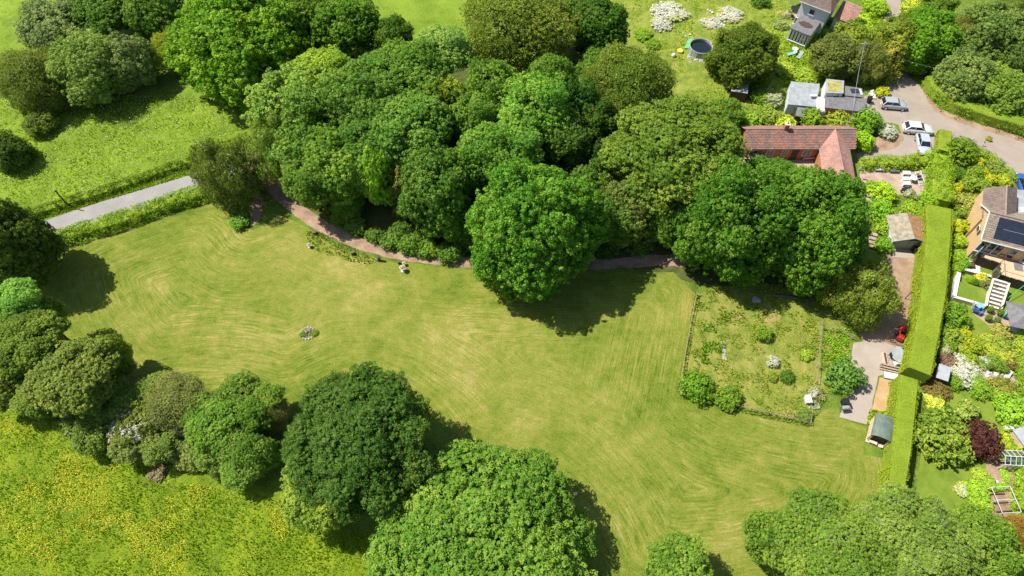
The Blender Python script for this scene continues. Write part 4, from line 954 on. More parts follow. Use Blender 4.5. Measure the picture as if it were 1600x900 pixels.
(1034, 36, 1.9, 1.0, 'bloom', (.20, .26, .12), 'white-flowering clump just below the sprawling bramble'),
(1140, 22, 2.2, .9, 'bloom', (.24, .27, .12), 'white-flowered patch above the dark olive tree'),
(1112, 35, 1.7, .7, 'bloom', (.24, .26, .12), 'low pale-flowered patch above the round pool'),
(1190, 0, 1.8, 1.6, 'bush1', DG, 'dark bush on the top edge above the hillside garden'),
(1226, 22, 1.1, 1.1, 'bloom_lite', (.26, .30, .09), 'cream flowering bush left of the white house patio'),
(1220, 36, 1.4, 1.3, 'bush2', (.18, .26, .12), 'silver-leaved bush beside the white house patio'),
(1285, 46, 1.6, 1.2, 'spiky', (.20, .34, .05), 'fern-like palm at the corner of the grey extension'),
(1310, 36, 1.7, 2.0, 'bush1', (.17, .32, .035), 'lime green bush right of the white house'),
(1338, 30, 2.6, 2.2, 'bush2', (.22, .36, .035), 'bright thicket between the white house and the narrow lane'),
(1352, 55, 2.4, 2.0, 'bush2', (.24, .38, .04), 'yellow-green thicket above the soft grey-olive tree'),
(1372, 10, 2.2, 1.8, 'bush1', (.18, .32, .03), 'green thicket left of the narrow lane at the top'),
(1430, 8, 2.2, 1.6, 'bush2', (.26, .36, .05), 'light thicket right of the narrow lane at the top'),
(1345, 120, 1.4, 1.6, 'bush2', (.20, .32, .04), 'light green bush below the utility pole'),
(1262, 118, 2.0, 1.6, 'bush2', (.18, .30, .04), 'green scrub above the pale flat roof'),
(1225, 108, 1.8, 1.2, 'bush2', (.22, .33, .05), 'yellowish scrub on the bank above the pale flat roof'),
# belt and track edge
(372, 345, 1.5, 1.3, 'bush1', (.11, .24, .04), 'ivy clump at the foot of the feathery birch'),
(430, 268, 1.2, 1.2, 'bush2', (.13, .2, .04), 'small bush between the lane end and the wood'),
(180, 636, 1.3, 1.4, 'bloom_lite', (.16, .22, .08), 'white blossoming bush beside the round hawthorn'),
(245, 738, 1.1, .8, 'spiky', (.17, .17, .12), 'heap of dead brushwood at the edge of the buttercup meadow'),
(230, 700, 1.3, 1.0, 'bush2', (.20, .22, .09), 'faded brush below the round hawthorn'),
(75, 640, 1.4, 1.4, 'bush2', (.10, .19, .03), 'dark bush under the left trees on the meadow edge'),
(160, 688, 1.2, .9, 'bush2', (.13, .20, .05), 'grey-green scrub between hawthorns on the meadow edge'),
(473, 522, .45, .35, 'bush2', (.08, .18, .02), 'tuft of weeds on the left of the stone ring'),
(491, 520, .5, .35, 'bush2', (.10, .20, .025), 'tuft of weeds on the right of the stone ring'),
]
def in_ellipse(*a): return False
for px, py, r, h, k, c, lab in S:
    r *= 1.08
    shrub(px, py, r, h, k, c, lab, {'bloom': 'flowering_shrub', 'bloom_lite': 'flowering_shrub', 'spiky': 'leafy_shrub'}.get(k, 'shrub'), 'shrub')
for q, (px, py, r, h, c, lab) in enumerate([
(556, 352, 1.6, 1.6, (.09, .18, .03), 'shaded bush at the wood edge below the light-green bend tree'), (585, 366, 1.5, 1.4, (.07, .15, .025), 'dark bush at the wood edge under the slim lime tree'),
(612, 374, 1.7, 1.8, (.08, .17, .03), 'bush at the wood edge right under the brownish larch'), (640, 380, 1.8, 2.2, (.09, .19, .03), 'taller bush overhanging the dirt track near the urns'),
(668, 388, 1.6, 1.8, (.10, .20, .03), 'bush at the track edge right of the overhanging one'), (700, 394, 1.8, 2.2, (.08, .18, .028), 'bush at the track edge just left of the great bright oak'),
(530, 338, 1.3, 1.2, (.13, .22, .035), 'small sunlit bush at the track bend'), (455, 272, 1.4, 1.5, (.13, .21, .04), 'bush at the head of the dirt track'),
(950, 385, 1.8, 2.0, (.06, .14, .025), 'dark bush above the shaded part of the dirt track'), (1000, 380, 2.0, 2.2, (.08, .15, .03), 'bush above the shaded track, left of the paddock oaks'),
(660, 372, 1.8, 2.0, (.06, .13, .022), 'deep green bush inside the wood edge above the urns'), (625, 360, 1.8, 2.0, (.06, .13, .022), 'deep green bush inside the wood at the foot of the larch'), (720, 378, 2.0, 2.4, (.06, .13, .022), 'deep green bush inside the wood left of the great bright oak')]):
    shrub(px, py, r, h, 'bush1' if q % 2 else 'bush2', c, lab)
# ground ivy strips along the track
tufts('track_edge_weeds', [G(x, y) for x, y in [(478, 362), (500, 362), (560, 390), (590, 408), (575, 416), (520, 402), (482, 386)]], 34, .16, (.12, .22, .03), LEAF, 41, wid=.06, clump=(1.6, .38))
tufts('sunny_verge_weeds', [G(x, y) for x, y in [(466, 302), (490, 326), (540, 355), (600, 378), (600, 370), (545, 342), (490, 310), (470, 292)]], 40, .25, (.22, .27, .04), LEAF, 42, wid=.06)
tufts('lane_verge_grass', [G(x, y) for x, y in [(60, 345), (165, 313), (300, 273), (300, 262), (165, 303), (60, 336)]], 50, .25, (.18, .32, .03), LEAF, 43, wid=.06)
# ------------------------------------------------------------------ materials of made things
BRICK = (lambda m: m.out(m.mix(.8, (.36, .15, .07), m.n('ShaderNodeTexBrick', Vector=m.co(), Color1=(.45, .17, .07, 1), Color2=(.33, .12, .05, 1), Mortar=(.42, .30, .22, 1), Scale=4.4).outputs[0]), .9, .2))(NT('orange_brick'))
def tile_mat(name, a, b, lich, scale=.9):
    m = NT(name); c = m.co(); n = m.noise(c, scale, 5, .65, .5); f = m.noise(c, 9, 3, .7)
    r = m.n('ShaderNodeObjectInfo').outputs['Random']
    isl = m.n('ShaderNodeNewGeometry').outputs['Random Per Island']
    g = m.math('ADD', m.math('MULTIPLY', f, .5), m.math('MULTIPLY', isl, .5))
    col = m.mix(m.ramp(n, [(.42, (0, 0, 0)), (.62, (1, 1, 1))]), m.ramp(g, [(.25, a), (.75, b)]), m.ramp(g, [(.25, tuple(x*.8 for x in lich)), (.75, lich)]))
    return m.out(col, .85, .2, bump=f, bstr=.3, bdist=.01)
RTILE = tile_mat('red_clay_tile', (.27, .125, .095), (.40, .205, .155), (.22, .165, .145))
PTILE = tile_mat('pink_clay_tile', (.36, .19, .15), (.45, .255, .20), (.32, .20, .165), .6)
BTILE = tile_mat('brown_concrete_tile', (.20, .15, .125), (.31, .24, .195), (.27, .235, .18))
BTILE2 = tile_mat('dusky_concrete_tile', (.17, .125, .105), (.23, .17, .145), (.16, .125, .11))
CREAM = plain('cream_render', (.56, .38, .20), .85, .12, 1.2); WHITEP = plain('white_paint', (.62, .61, .58), .5, .12, 2); RENDER = plain('white_render', (.60, .62, .64), .85, .12, 1.5)
FELT = plain('grey_roof_felt', (.17, .165, .17), .9, .3, 2.2, bump=.2); PALEFELT = plain('pale_roof_sheet', (.31, .33, .34), .8, .25, 1.1); MOSSY = plain('mossy_yellow_roof', (.34, .31, .10), .95, .45, 1.6, bump=.3)
DARKW = plain('dark_wood', (.08, .055, .04), .85, .4, 4); WOOD = plain('weathered_wood', (.36, .28, .20), .85, .35, 5, bump=.3); DECKW = plain('orange_deck_board', (.62, .42, .26), .8, .2, 3); PALEW = plain('pale_sawn_wood', (.58, .46, .34), .85, .25, 4)
STONE = plain('grey_stone', (.38, .36, .33), .95, .35, 4, bump=.4); PSTONE = plain('pale_stone', (.66, .60, .52), .9, .25, 4, bump=.3); BLACK = plain('black_plastic', (.02, .02, .022), .5, .3, 4); GREYP = plain('grey_metal', (.33, .35, .36), .5, .2, 3)
GLASS = plain('dark_window_glass', (.03, .04, .05), .08, .2, 1, spec=.8); CARGL = plain('car_glass', (.015, .018, .022), .06, .2, 1, spec=.9)
GREENF = plain('green_roof_felt', (.12, .16, .13), .55, .3, 1.6, spec=.5); BLUEP = plain('blue_cover', (.10, .20, .42), .6, .25, 3); TEAL = plain('teal_paint', (.22, .42, .42), .6, .2, 3); REDP = plain('red_paint', (.50, .04, .025), .4, .25, 4, spec=.5)
PINK = plain('pink_cushion', (.62, .30, .38), .8, .2, 4); GREENP = plain('green_cord', (.08, .42, .16), .6, .1, 4); GMAT = plain('green_ground_mat', (.13, .42, .17), .8, .2, 2); YELP = plain('yellow_plastic', (.75, .62, .08), .5, .15, 3)
PANEL = plain('solar_panel_glass', (.022, .028, .045), .18, .25, 2, spec=.7); ALU = plain('aluminium', (.62, .63, .63), .35, .1, 3, metal=.6); RUST = plain('rusty_moss_roof', (.34, .19, .09), .95, .45, 2.4, bump=.4); GREYM = plain('mossy_grey_roof', (.30, .26, .19), .95, .4, 2.0, bump=.4)
WATER = (lambda m: m.out((.012, .018, .022), .06, .6, bump=m.noise(m.co(), 3, 2), bstr=.05))(NT('dark_pool_water'))
def glass_clear():
    m = NT('greenhouse_glass'); g = m.n('ShaderNodeBsdfGlossy', Roughness=.05); t = m.n('ShaderNodeBsdfTransparent', Color=(.86, .92, .90, 1))
    mx = m.n('ShaderNodeMixShader', Fac=.14); m.t.links.new(t.outputs[0], mx.inputs[1]); m.t.links.new(g.outputs[0], mx.inputs[2])
    o = m.n('ShaderNodeOutputMaterial'); m.t.links.new(mx.outputs[0], o.inputs[0]); return m.m
CLEAR = glass_clear()

def rel(p, o): return Vector(p) - Vector(o)
def tiles(parent, poly, tw, tl, mat, name='roof_tiles', lap=.05, base=None, kind='stuff'):
    """overlapping tiles laid in courses on a roof plane; poly[0]->poly[1] runs along the eave"""
    P = [Vector(p) for p in poly]; u = (P[1] - P[0]).normalized(); n = u.cross(P[2] - P[0]).normalized()
    if n.z < 0: n = -n
    v = n.cross(u).normalized()
    if v.z < 0: v = -v
    q = [((p - P[0]).dot(u), (p - P[0]).dot(v)) for p in P]
    MB().slab(P if (P[1]-P[0]).cross(P[2]-P[1]).z > 0 else P[::-1], .06).build('roof_slab', base or mat, parent)
    b = MB(); rg = random.Random(1); us = [a[0] for a in q]; vs = [a[1] for a in q]
    j = 0; y = min(vs)
    while y < max(vs):
        x = min(us) + (tw * .5 if j % 2 else 0)
        while x < max(us):
            c = (x + tw/2, y + tl/2)
            if inpoly(np.array([c[0]]), np.array([c[1]]), q)[0]:
                h = .012 + rg.random() * .014
                o = P[0] + u * x + v * y + n * .004; e = tw * .88
                vv = [o, o + u*e, o + u*e + v*(tl), o + v*(tl), o + n*(h + lap), o + u*e + n*(h + lap), o + u*e + v*tl + n*h, o + v*tl + n*h]
                b.add(vv, [(4, 5, 6, 7), (0, 1, 5, 4), (1, 2, 6, 5), (3, 0, 4, 7)])
            x += tw
        y += tl; j += 1
    o = b.build(name, mat, parent)
    if kind: o['kind'] = kind
    return o
def wall_box(parent, p0, p1, th, z0, z1, mat, name='wall'):
    a = Vector((p0[0], p0[1], 0)); b_ = Vector((p1[0], p1[1], 0)); d = b_ - a
    return MB().box(((a + b_) / 2 + Vector((0, 0, (z0+z1)/2))), (d.length, th, z1 - z0), rz=math.atan2(d.y, d.x)).build(name, mat, parent)
def window(parent, c, w, h, ang, frame=None, n=2, name='window', glass=None):
    """framed window lying in a vertical plane; ang = direction along the wall; outward is to its right"""
    u = Vector((math.cos(ang), math.sin(ang), 0)); o = Vector((math.sin(ang), -math.cos(ang), 0)); c = Vector(c); t = .07; b = MB()
    for s in (-1, 1):
        b.box(c + u * s * (w/2 - t/2) + o*.03, (t, .08, h), rz=ang); b.box(c + Vector((0, 0, s*(h/2 - t/2))) + o*.03, (w - 2*t, .08, t), rz=ang)
    for k in range(1, n): b.box(c + u * (-w/2 + w*k/n) + o*.03, (t*.8, .07, h - 2*t), rz=ang)
    f = b.build(name, frame or WHITEP, parent)
    MB().box(c + o*.012, (w - 2*t, .03, h - 2*t), rz=ang).build('pane', glass or GLASS, f)
    MB().box(c + Vector((0, 0, -h/2 - .03)) + o*.08, (w + .1, .18, .05), rz=ang).build('sill', frame or WHITEP, f)
    return f

# ------------------------------------------------------------------ red-roofed brick bungalow
o = Vector((42.5, 73.1, 0)); t = empty('bungalow', o, 0, 'long brick bungalow with red clay tiled roof and a wing towards the big oaks', 'house')
ze, zr = 2.45, 4.15
for a, b_ in (((34.9, 71.1), (45.4, 71.1)), ((34.9, 75.2), (50.3, 75.2)), ((34.9, 71.1), (34.9, 75.2)), ((50.2, 71.1), (50.2, 75.2)), ((49.3, 71.1), (48.6, 64.2)), ((45.6, 71.1), (44.8, 64.2)), ((44.8, 64.2), (48.6, 64.2))):
    wall_box(t, rel((*a, 0), o), rel((*b_, 0), o), .22, 0, ze - .05, BRICK)
for (a, b_, c, d) in (((34.9, 71.1), (34.9, 75.2), 0, 0), ((50.2, 71.1), (50.2, 75.2), 0, 0)):
    m_ = (Vector(a) + Vector(b_)) / 2
    MB().add([(a[0]-o.x-.09, a[1]-o.y, ze-.05), (a[0]-o.x-.09, b_[1]-o.y, ze-.05), (a[0]-o.x-.09, m_[1]-o.y, zr-.1), (a[0]-o.x+.09, a[1]-o.y, ze-.05), (a[0]-o.x+.09, b_[1]-o.y, ze-.05), (a[0]-o.x+.09, m_[1]-o.y, zr-.1)], [(0, 2, 1), (3, 4, 5), (0, 1, 4, 3), (1, 2, 5, 4), (2, 0, 3, 5)]).build('gable', BRICK, t)
Q = lambda x, y, z: rel((x, y, z), o)
tiles(t, [Q(34.4, 70.75, ze), Q(45.3, 70.75, ze), Q(47.55, 73.1, zr), Q(34.4, 73.1, zr)], .26, .24, RTILE)
tiles(t, [Q(49.75, 70.75, ze), Q(50.7, 70.75, ze), Q(50.7, 73.1, zr), Q(47.55, 73.1, zr)], .26, .24, RTILE)
tiles(t, [Q(50.7, 75.45, ze), Q(34.4, 75.45, ze), Q(34.4, 73.1, zr), Q(50.7, 73.1, zr)], .26, .24, RTILE)
tiles(t, [Q(44.35, 63.7, ze), Q(45.3, 70.75, ze), Q(47.55, 73.1, zr+.01), Q(46.6, 63.7, zr+.01)], .24, .24, PTILE)
tiles(t, [Q(48.85, 63.7, ze), Q(49.75, 70.75, ze), Q(47.55, 73.1, zr+.01), Q(46.6, 63.7, zr+.01)], .24, .24, PTILE)
b = MB(); b.tube([Q(34.3, 73.1, zr+.05), Q(50.75, 73.1, zr+.05)], .09, 6); b.build('ridge_tiles', PTILE, t)
b = MB(); b.tube([Q(47.55, 73.0, zr+.07), Q(46.6, 63.65, zr+.07)], .09, 6); b.build('ridge_tiles', PTILE, t)
b = MB(); b.tube([Q(34.35, 70.68, ze-.05), Q(45.25, 70.68, ze-.05)], .06, 6); b.tube([Q(49.85, 70.7, ze-.05), Q(48.95, 63.7, ze-.05)], .06, 6); b.build('gutter', DARKW, t)
ch = MB().box(Q(40.3, 73.2, 4.35), (.62, .55, 1.5)).build('chimney', BRICK, t)
MB().box(Q(40.3, 73.2, 5.12), (.74, .66, .08)).build('chimney_cap', PSTONE, ch); MB().cyl(Q(40.3, 73.2, 5.16), .12, .35, 8, .1).build('chimney_pot', PTILE, ch)
for x, wd in ((35.9, 1.3), (38.4, 1.1), (40.6, .9), (43.9, 1.3)): window(t, Q(x, 70.99, 1.45), wd, 1.15, 0, n=2)
MB().box(Q(42.2, 70.97, 1.0), (.95, .06, 2.0)).build('door', DARKW, t)
b = MB(); b.bar(Q(50.1, 75.0, 3.1), Q(50.5, 75.1, 4.5), .05); b.bar(Q(50.2, 75.05, 4.3), Q(50.9, 75.0, 4.4), .03); b.build('aerial', ALU, t)
t = empty('garden_bench', G(1263, 249), .03, 'white garden bench with pink cushion against the bungalow front', 'bench')
MB().box((0, 0, .42), (2.0, .6, .08)).build('seat', WHITEP, t); MB().box((0, 0, .50), (1.8, .5, .09)).build('cushion', PINK, t); MB().box((0, .3, .72), (2.0, .06, .5)).build('backrest', WHITEP, t)
for sx in (-.9, .9): MB().box((sx, 0, .2), (.07, .55, .4)).build('leg', WHITEP, t)
t = empty('garden_bench', G(1172, 249), .0, 'plain wooden bench at the left end of the bungalow front', 'bench')
for k in range(3): MB().box((0, -.2 + k*.2, .43), (2.2, .16, .05)).build('slat', WOOD, t)
for sx in (-.9, .9): MB().box((sx, 0, .2), (.08, .5, .4)).build('leg', WOOD, t)

# ------------------------------------------------------------------ flat-roofed outbuildings
def flat_building(label, px, z, wallm, roofm, name='outbuilding', over=.15, extra=None, cat='outbuilding'):
    W = [G(x, y, z) for x, y in px]; c = sum(W, Vector()) / len(W); c.z = 0
    t = empty(name, c, 0, label, cat); L = [w_ - c for w_ in W]
    inn = [p * (1 - over / max(1, p.xy.length)) for p in L]
    for i in range(len(inn)): wall_box(t, inn[i], inn[(i+1) % len(inn)], .15, 0, z - .1, wallm)
    MB().prism([(p.x, p.y) for p in (L if sum(L[i].x*L[(i+1)%len(L)].y - L[(i+1)%len(L)].x*L[i].y for i in range(len(L))) > 0 else L[::-1])], z - .1, z).build('roof', roofm, t)
    return t, c, L
t, c, L = flat_building('pale grey flat-roofed outbuilding behind the bungalow, left of the link roof', [(1236, 127), (1281, 131), (1275, 167), (1231, 163)], 2.0, RENDER, PALEFELT)
MB().box(G(1271, 149, 2.46) - c, (.9, .45, .12)).build('roof_vent', WHITEP, t)
b = MB()
for k in range(1, 6):
    a0 = L[0].lerp(L[1], k/6); a1 = L[3].lerp(L[2], k/6); b.bar(a0 + Vector((0, 0, .012)), a1 + Vector((0, 0, .012)), .05, .02)
b.build('sheet_seam', PALEFELT, t)
t, c, L = flat_building('white flat link roof between the two outbuildings', [(1275, 151), (1289, 152), (1289, 173), (1277, 172)], 2.1, RENDER, WHITEP)
MB().box(Vector((0, L[2].y - .05, 1.0)), (.9, .08, 1.9)).build('door', WHITEP, t)
t, c, L = flat_building('long low outbuilding with dark grey roof beside the parked silver hatchback', [(1290, 147), (1355, 155), (1350, 175), (1289, 168)], 2.5, BRICK, FELT)
b = MB()
for k in range(1, 8): b.bar(L[0].lerp(L[1], k/8) + Vector((0, 0, .01)), L[3].lerp(L[2], k/8) + Vector((0, 0, .01)), .04, .02)
b.build('felt_seam', FELT, t)
t, c, L = flat_building('small raised outbuilding with a yellow mossy roof', [(1291, 123), (1319, 126), (1318, 146), (1290, 145)], 3.2, RENDER, PALEFELT)
MB().prism([(p.x*.8, p.y*.8) for p in L][::-1], 3.204, 3.22).build('moss', MOSSY, t); window(t, Vector((0, L[2].y + .05, 2.6)), 1.0, .6, 0)
t, c, L = flat_building('dark glazed lean-to right of the mossy roofed outbuilding', [(1320, 134), (1347, 138), (1348, 152), (1320, 149)], 2.7, DARKW, FELT)
MB().box(Vector((.2, .1, 2.76)), (1.2, .9, .1)).build('skylight', GLASS, t); MB().box(Vector((1.1, -.1, 2.75)), (.25, 1.3, .09)).build('white_edging', WHITEP, t)
flat_building('small dark-roofed shed at the foot of the pale flat roof', [(1246, 167), (1262, 169), (1256, 183), (1243, 181)], 1.9, DARKW, FELT, 'garden_shed', cat='shed')
flat_building('half-hidden grey-roofed shed under the dark olive tree', [(1150, 127), (1172, 122), (1168, 146), (1142, 142)], 2.0, DARKW, PALEFELT, 'garden_shed', cat='shed')
def heap(label, px, r, mats, n=9, name='rubble_heap', seed=1, cat='rubble', h=.3):
    rg = random.Random(seed); t = empty(name, G(*px), 0, label, cat)
    for k in range(n):
        a = rg.uniform(0, 6.28); q = rg.uniform(0, r); s = rg.uniform(.12, .3) * (r ** .5)
        MB().blob((math.cos(a)*q, math.sin(a)*q, s*.35 + rg.random()*h*(1 - q/r)), s, 7, 4, rg.randint(0, 999), .3, .6).build('stone', rg.choice(mats), t)
    return t
heap('white rubble heap beside the golden shrub near the silver hatchback', (1364, 146), 1.3, [PSTONE, WHITEP], 16, seed=2)
heap('grey rubble scattered round the circular pool', (1088, 92), 1.6, [STONE, GREYP], 16, seed=3, h=.1)
heap('small pale stones above the circular pool', (1075, 55), 1.0, [PSTONE, STONE], 8, seed=4, h=.1)
heap('white stones and junk on the hillside above the pool', (1108, 20), .8, [WHITEP, BLACK, STONE], 8, seed=5)
heap('dark and white junk left of the dark olive treetop', (1128, 39), .8, [BLACK, WHITEP, PSTONE], 8, seed=6)
heap('pale junk at the corner behind the half-hidden shed', (1206, 142), .9, [WHITEP, PSTONE, GREYP], 9, seed=7)
heap('white debris on the grass below the grey extension', (1252, 72), .9, [WHITEP, PSTONE, STONE], 9, seed=8, h=.1)
heap('brown leaf heap on the hillside grass near the young leafy tree', (960, 67), 1.0, [WOOD, PALEW], 9, 'debris_heap', seed=9, h=.1)

# ------------------------------------------------------------------ circular pool
pc = G(1096, 72, 1.15); t = empty('round_pool', (pc.x, pc.y, 0), 0, 'circular above-ground pool with pale wall and dark water', 'pool')
b = MB(); r_ = 1.95; N_ = 36
for k in range(N_):
    a0 = 2*math.pi*k/N_; a1 = 2*math.pi*(k+1)/N_
    v = [(math.cos(a)*r, math.sin(a)*r, z) for a in (a0, a1) for r, z in ((r_, 0), (r_, 1.15), (r_-.12, 1.15), (r_-.12, 0))]
    b.add(v, [(0, 4, 5, 1), (1, 5, 6, 2), (2, 6, 7, 3)])
b.build('pool_wall', GREYP, t)
for k in range(12): 
    a = 2*math.pi*k/12; MB().box((math.cos(a)*(r_+.04), math.sin(a)*(r_+.04), .58), (.08, .08, 1.16), rz=a).build('strut', WHITEP, t)
MB().tube([(math.cos(2*math.pi*k/36)*(r_-.02), math.sin(2*math.pi*k/36)*(r_-.02), 1.18) for k in range(37)], .07, 6, cap=False).build('rim', ALU, t)
MB().cyl((0, 0, .0), r_-.13, .78, 36).build('water', WATER, t)
t = empty('ground_mat', G(1075, 70), 0, 'green mat on the grass left of the circular pool', 'mat')
MB().prism([(-.9, -1.2), (.9, -1.4), (1.0, 1.3), (.2, 1.2)], .25, .29).build('mat', GMAT, t)
t = empty('paddling_toy', G(1062, 82), 0, 'yellow plastic tub in the grass below the green mat', 'tub'); MB().cyl((0, 0, .1), .42, .35, 12, .5).build('tub', YELP, t); MB().cyl((0, 0, .4), .4, .06, 12).build('rim', YELP, t)
tag(MB().blob((0, 0, .35), .38, 12, 8, 1, .03).build('white_ball', WHITEP, loc=G(1052, 89), smooth=True), 'white ball lying left of the circular pool', 'ball')

# ------------------------------------------------------------------ white house at the top with its grey extension
E4 = [G(x, y, 2.7) for x, y in ((1251, 23), (1282, 35), (1267, 57), (1235, 44))]; ud = (E4[1] - E4[0]).normalized(); vd = Vector((-ud.y, ud.x, 0)); o = (E4[0] + E4[1]) / 2; o.z = 0; an = math.atan2(ud.y, ud.x)
t = empty('white_house', o, an, 'white rendered house on the top edge with a red-brown roof and dark grey flat extension', 'house')
wE = (E4[1] - E4[0]).length; dE = (E4[3] - E4[0]).length; HW = wE/2
for a, b_ in (((-HW+.1, -.1), (-HW+.1, -dE+.15)), ((HW-.1, -.1), (HW-.1, -dE+.15))): wall_box(t, a, b_, .15, 0, 2.55, RENDER)
wall_box(t, (-HW+.1, -dE+.2), (HW-.1, -dE+.2), .18, 0, .55, RENDER, 'plinth')
for k in range(6): window(t, (-HW + .45 + k * (2*HW - .9)/5, -dE + .1, 1.55), (2*HW - .9)/5 - .1, 1.9, 0, n=1)
MB().box((0, -dE/2, 2.65), (wE, dE, .16)).build('extension_roof', FELT, t)
ov = MB(); ov.prism([(math.cos(a*.349)*1.15*(1 + .12*math.sin(a*2.2)), -dE*.48 + math.sin(a*.349)*.72*(1 + .12*math.cos(a*3.1))) for a in range(18)], 2.74, 2.80); ov.build('rooflight', DARKW, t)
MB().box((0, 2.6, 2.6), (wE + 1.2, 5.2, 5.2)).build('wall', RENDER, t)
window(t, (-.2, -.012, 3.9), .95, 1.0, 0, n=1); window(t, (-1.8, -.012, 1.4), 1.2, 1.2, 0)
zz = 5.2; w2 = HW + .95
tiles(t, [(-w2, -.35, zz), (w2, -.35, zz), (w2-1.9, 2.6, zz+2.1), (-w2+.2, 2.6, zz+2.1)], .3, .3, BTILE2); tiles(t, [(w2, -.35, zz), (w2, 5.5, zz), (w2-1.9, 2.6, zz+2.1)], .3, .3, RTILE)
tiles(t, [(w2, 5.5, zz), (-w2, 5.5, zz), (-w2+.2, 2.6, zz+2.1), (w2-1.9, 2.6, zz+2.1)], .3, .3, BTILE2)
MB().box((0, -.4, zz-.05), (2*w2, .1, .12)).build('gutter', WHITEP, t)
MB().box((HW + 3.0, 4.0, 1.5), (3.0, 3.4, 3.0)).build('side_wing', RENDER, t); tiles(t, [(HW+1.3, 2.1, 3.0), (HW+4.7, 2.1, 3.0), (HW+4.7, 5.8, 4.1), (HW+1.3, 5.8, 4.1)], .3, .3, PTILE); window(t, (HW+2.6, 2.29, 1.8), .8, .8, 0, n=1)
def chair(px, rz, mat, label, sc=1.0, name='garden_chair', group=None, z=0):
    t = empty(name, G(px[0], px[1], z), rz, label, 'chair', group)
    MB().box((0, 0, .43*sc), (.5*sc, .5*sc, .06)).build('seat', mat, t); MB().box((0, .24*sc, .70*sc), (.5*sc, .05, .5*sc)).build('backrest', mat, t)
    for sx in (-.21, .21):
        for sy in (-.21, .21): MB().box((sx*sc, sy*sc, .2*sc), (.04, .04, .4*sc)).build('leg', mat, t)
        MB().box((sx*1.1*sc, 0, .62*sc), (.05, .46*sc, .04)).build('arm', mat, t)
    return t
def table(px, r, mat, label, oval=1.0, rz=0, z=0, name='garden_table', sq=False, h=.74):
    t = empty(name, G(px[0], px[1], z), rz, label, 'table')
    if sq: MB().box((0, 0, h), (2*r, 2*r*oval, .05)).build('tabletop', mat, t)
    else: MB().prism([(math.cos(k*math.pi/10)*r, math.sin(k*math.pi/10)*r*oval) for k in range(20)], h - .03, h + .02).build('tabletop', mat, t)
    for sx in (-1, 1):
        for sy in (-1, 1): MB().box((sx*r*.6, sy*r*.6*oval, h/2 - .02), (.05, .05, h - .04)).build('leg', mat, t)
    return t
table((1240, 18), .7, BLACK, 'dark table on the terrace beside the white house'); chair((1233, 24), 1.2, BLACK, 'dark chair below the dark table of the white house'); chair((1246, 12), 3.5, BLACK, 'dark chair above the dark table of the white house'); chair((1238, 30), 2, BLACK, 'dark chair lowest on the white house terrace')
def lounger(px, rz, mat, label, name='sun_lounger', z=0, L=1.7):
    t = empty(name, G(px[0], px[1], z), rz, label, 'lounger'); MB().box((-.15*L, 0, .32), (L*.66, .6, .08)).build('mattress', mat, t)
    MB().bar((L*.18, 0, .32), (L*.5, 0, .62), .6, .07).build('backrest', mat, t)
    for sx in (-.6, .3):
        for sy in (-.25, .25): MB().box((sx, sy, .14), (.05, .05, .28)).build('leg', WHITEP, t)
lounger((1236, 86), .3, TEAL, 'teal lounger on the grass below the grey extension'); lounger((1249, 89), 1.0, GREYP, 'grey lounger right of the teal one'); table((1241, 80), .5, WHITEP, 'small white table above the teal lounger', h=.5)

# ------------------------------------------------------------------ cream house with solar panels, and its terrace (raised)
ZD = 1.8; ze, zr = 4.35, 6.35
Ecn = G(1533, 374, ze); ud = (G(1600, 391, ze) - Ecn).normalized(); Rl = G(1545, 331, zr); vd = Vector((-ud.y, ud.x, 0)); vd.z = 0
dep = (Rl - Ecn).dot(vd); an = math.atan2(ud.y, ud.x); o = Vector((Ecn.x, Ecn.y, 0)); LW = 11.0
t = empty('cream_house', o, an, 'cream rendered house with brown tiled roofs and solar panels on the right edge', 'house')
D2 = 2*dep
MB().box((LW/2 + .35, D2/2, (ZD - .0 + ze)/2 - .02 - ZD/2), (LW - .3, D2 - .6, ze - .1)).build('wall', CREAM, t)
MB().add([(.2, .3, ze-.1), (.2, D2-.3, ze-.1), (.2, dep, zr-.12), (.5, .3, ze-.1), (.5, D2-.3, ze-.1), (.5, dep, zr-.12)], [(0, 2, 1), (3, 4, 5), (1, 2, 5, 4), (2, 0, 3, 5)]).build('gable', CREAM, t)
tiles(t, [(0, 0, ze), (LW, 0, ze), (LW, dep, zr), (0, dep, zr)], .33, .30, BTILE); tiles(t, [(LW, D2, ze), (0, D2, ze), (0, dep, zr), (LW, dep, zr)], .33, .30, BTILE)
b = MB(); b.bar((-.03, -.05, ze-.02), (-.03, dep, zr+.01), .12, .16); b.bar((-.03, D2+.05, ze-.02), (-.03, dep, zr+.01), .12, .16); b.build('bargeboard', WHITEP, t)
MB().tube([(0, dep, zr+.05), (LW, dep, zr+.05)], .1, 6).build('ridge_tiles', BTILE, t); MB().tube([(-.05, -.08, ze-.02), (LW, -.08, ze-.02)], .07, 6).build('gutter', WHITEP, t)
sl = Vector((0, dep, zr-ze)).normalized(); nn = Vector((0, -(zr-ze), dep)).normalized(); SLn = math.hypot(dep, zr-ze)
for r_ in range(2):
    for k in range(5):
        c0 = Vector((2.15 + k*1.72, 0, ze)) + sl*(SLn*.14 + r_*(SLn*.39) + SLn*.19) + nn*.10
        M_ = Matrix((Vector((1, 0, 0)), sl, nn)).transposed()
        pnl = MB().box(c0, (1.68, SLn*.375, .04), M=M_).build('solar_panel', PANEL, t)
        if k == 0 and r_ == 0: pass
b = MB()
b.box(Vector((6.4, 0, ze)) + sl*(SLn*.14 + SLn*.382) + nn*.10, (10.0 - 1.4, .035, .05), M=Matrix((Vector((1, 0, 0)), sl, nn)).transposed()); b.build('panel_rail', ALU, t)
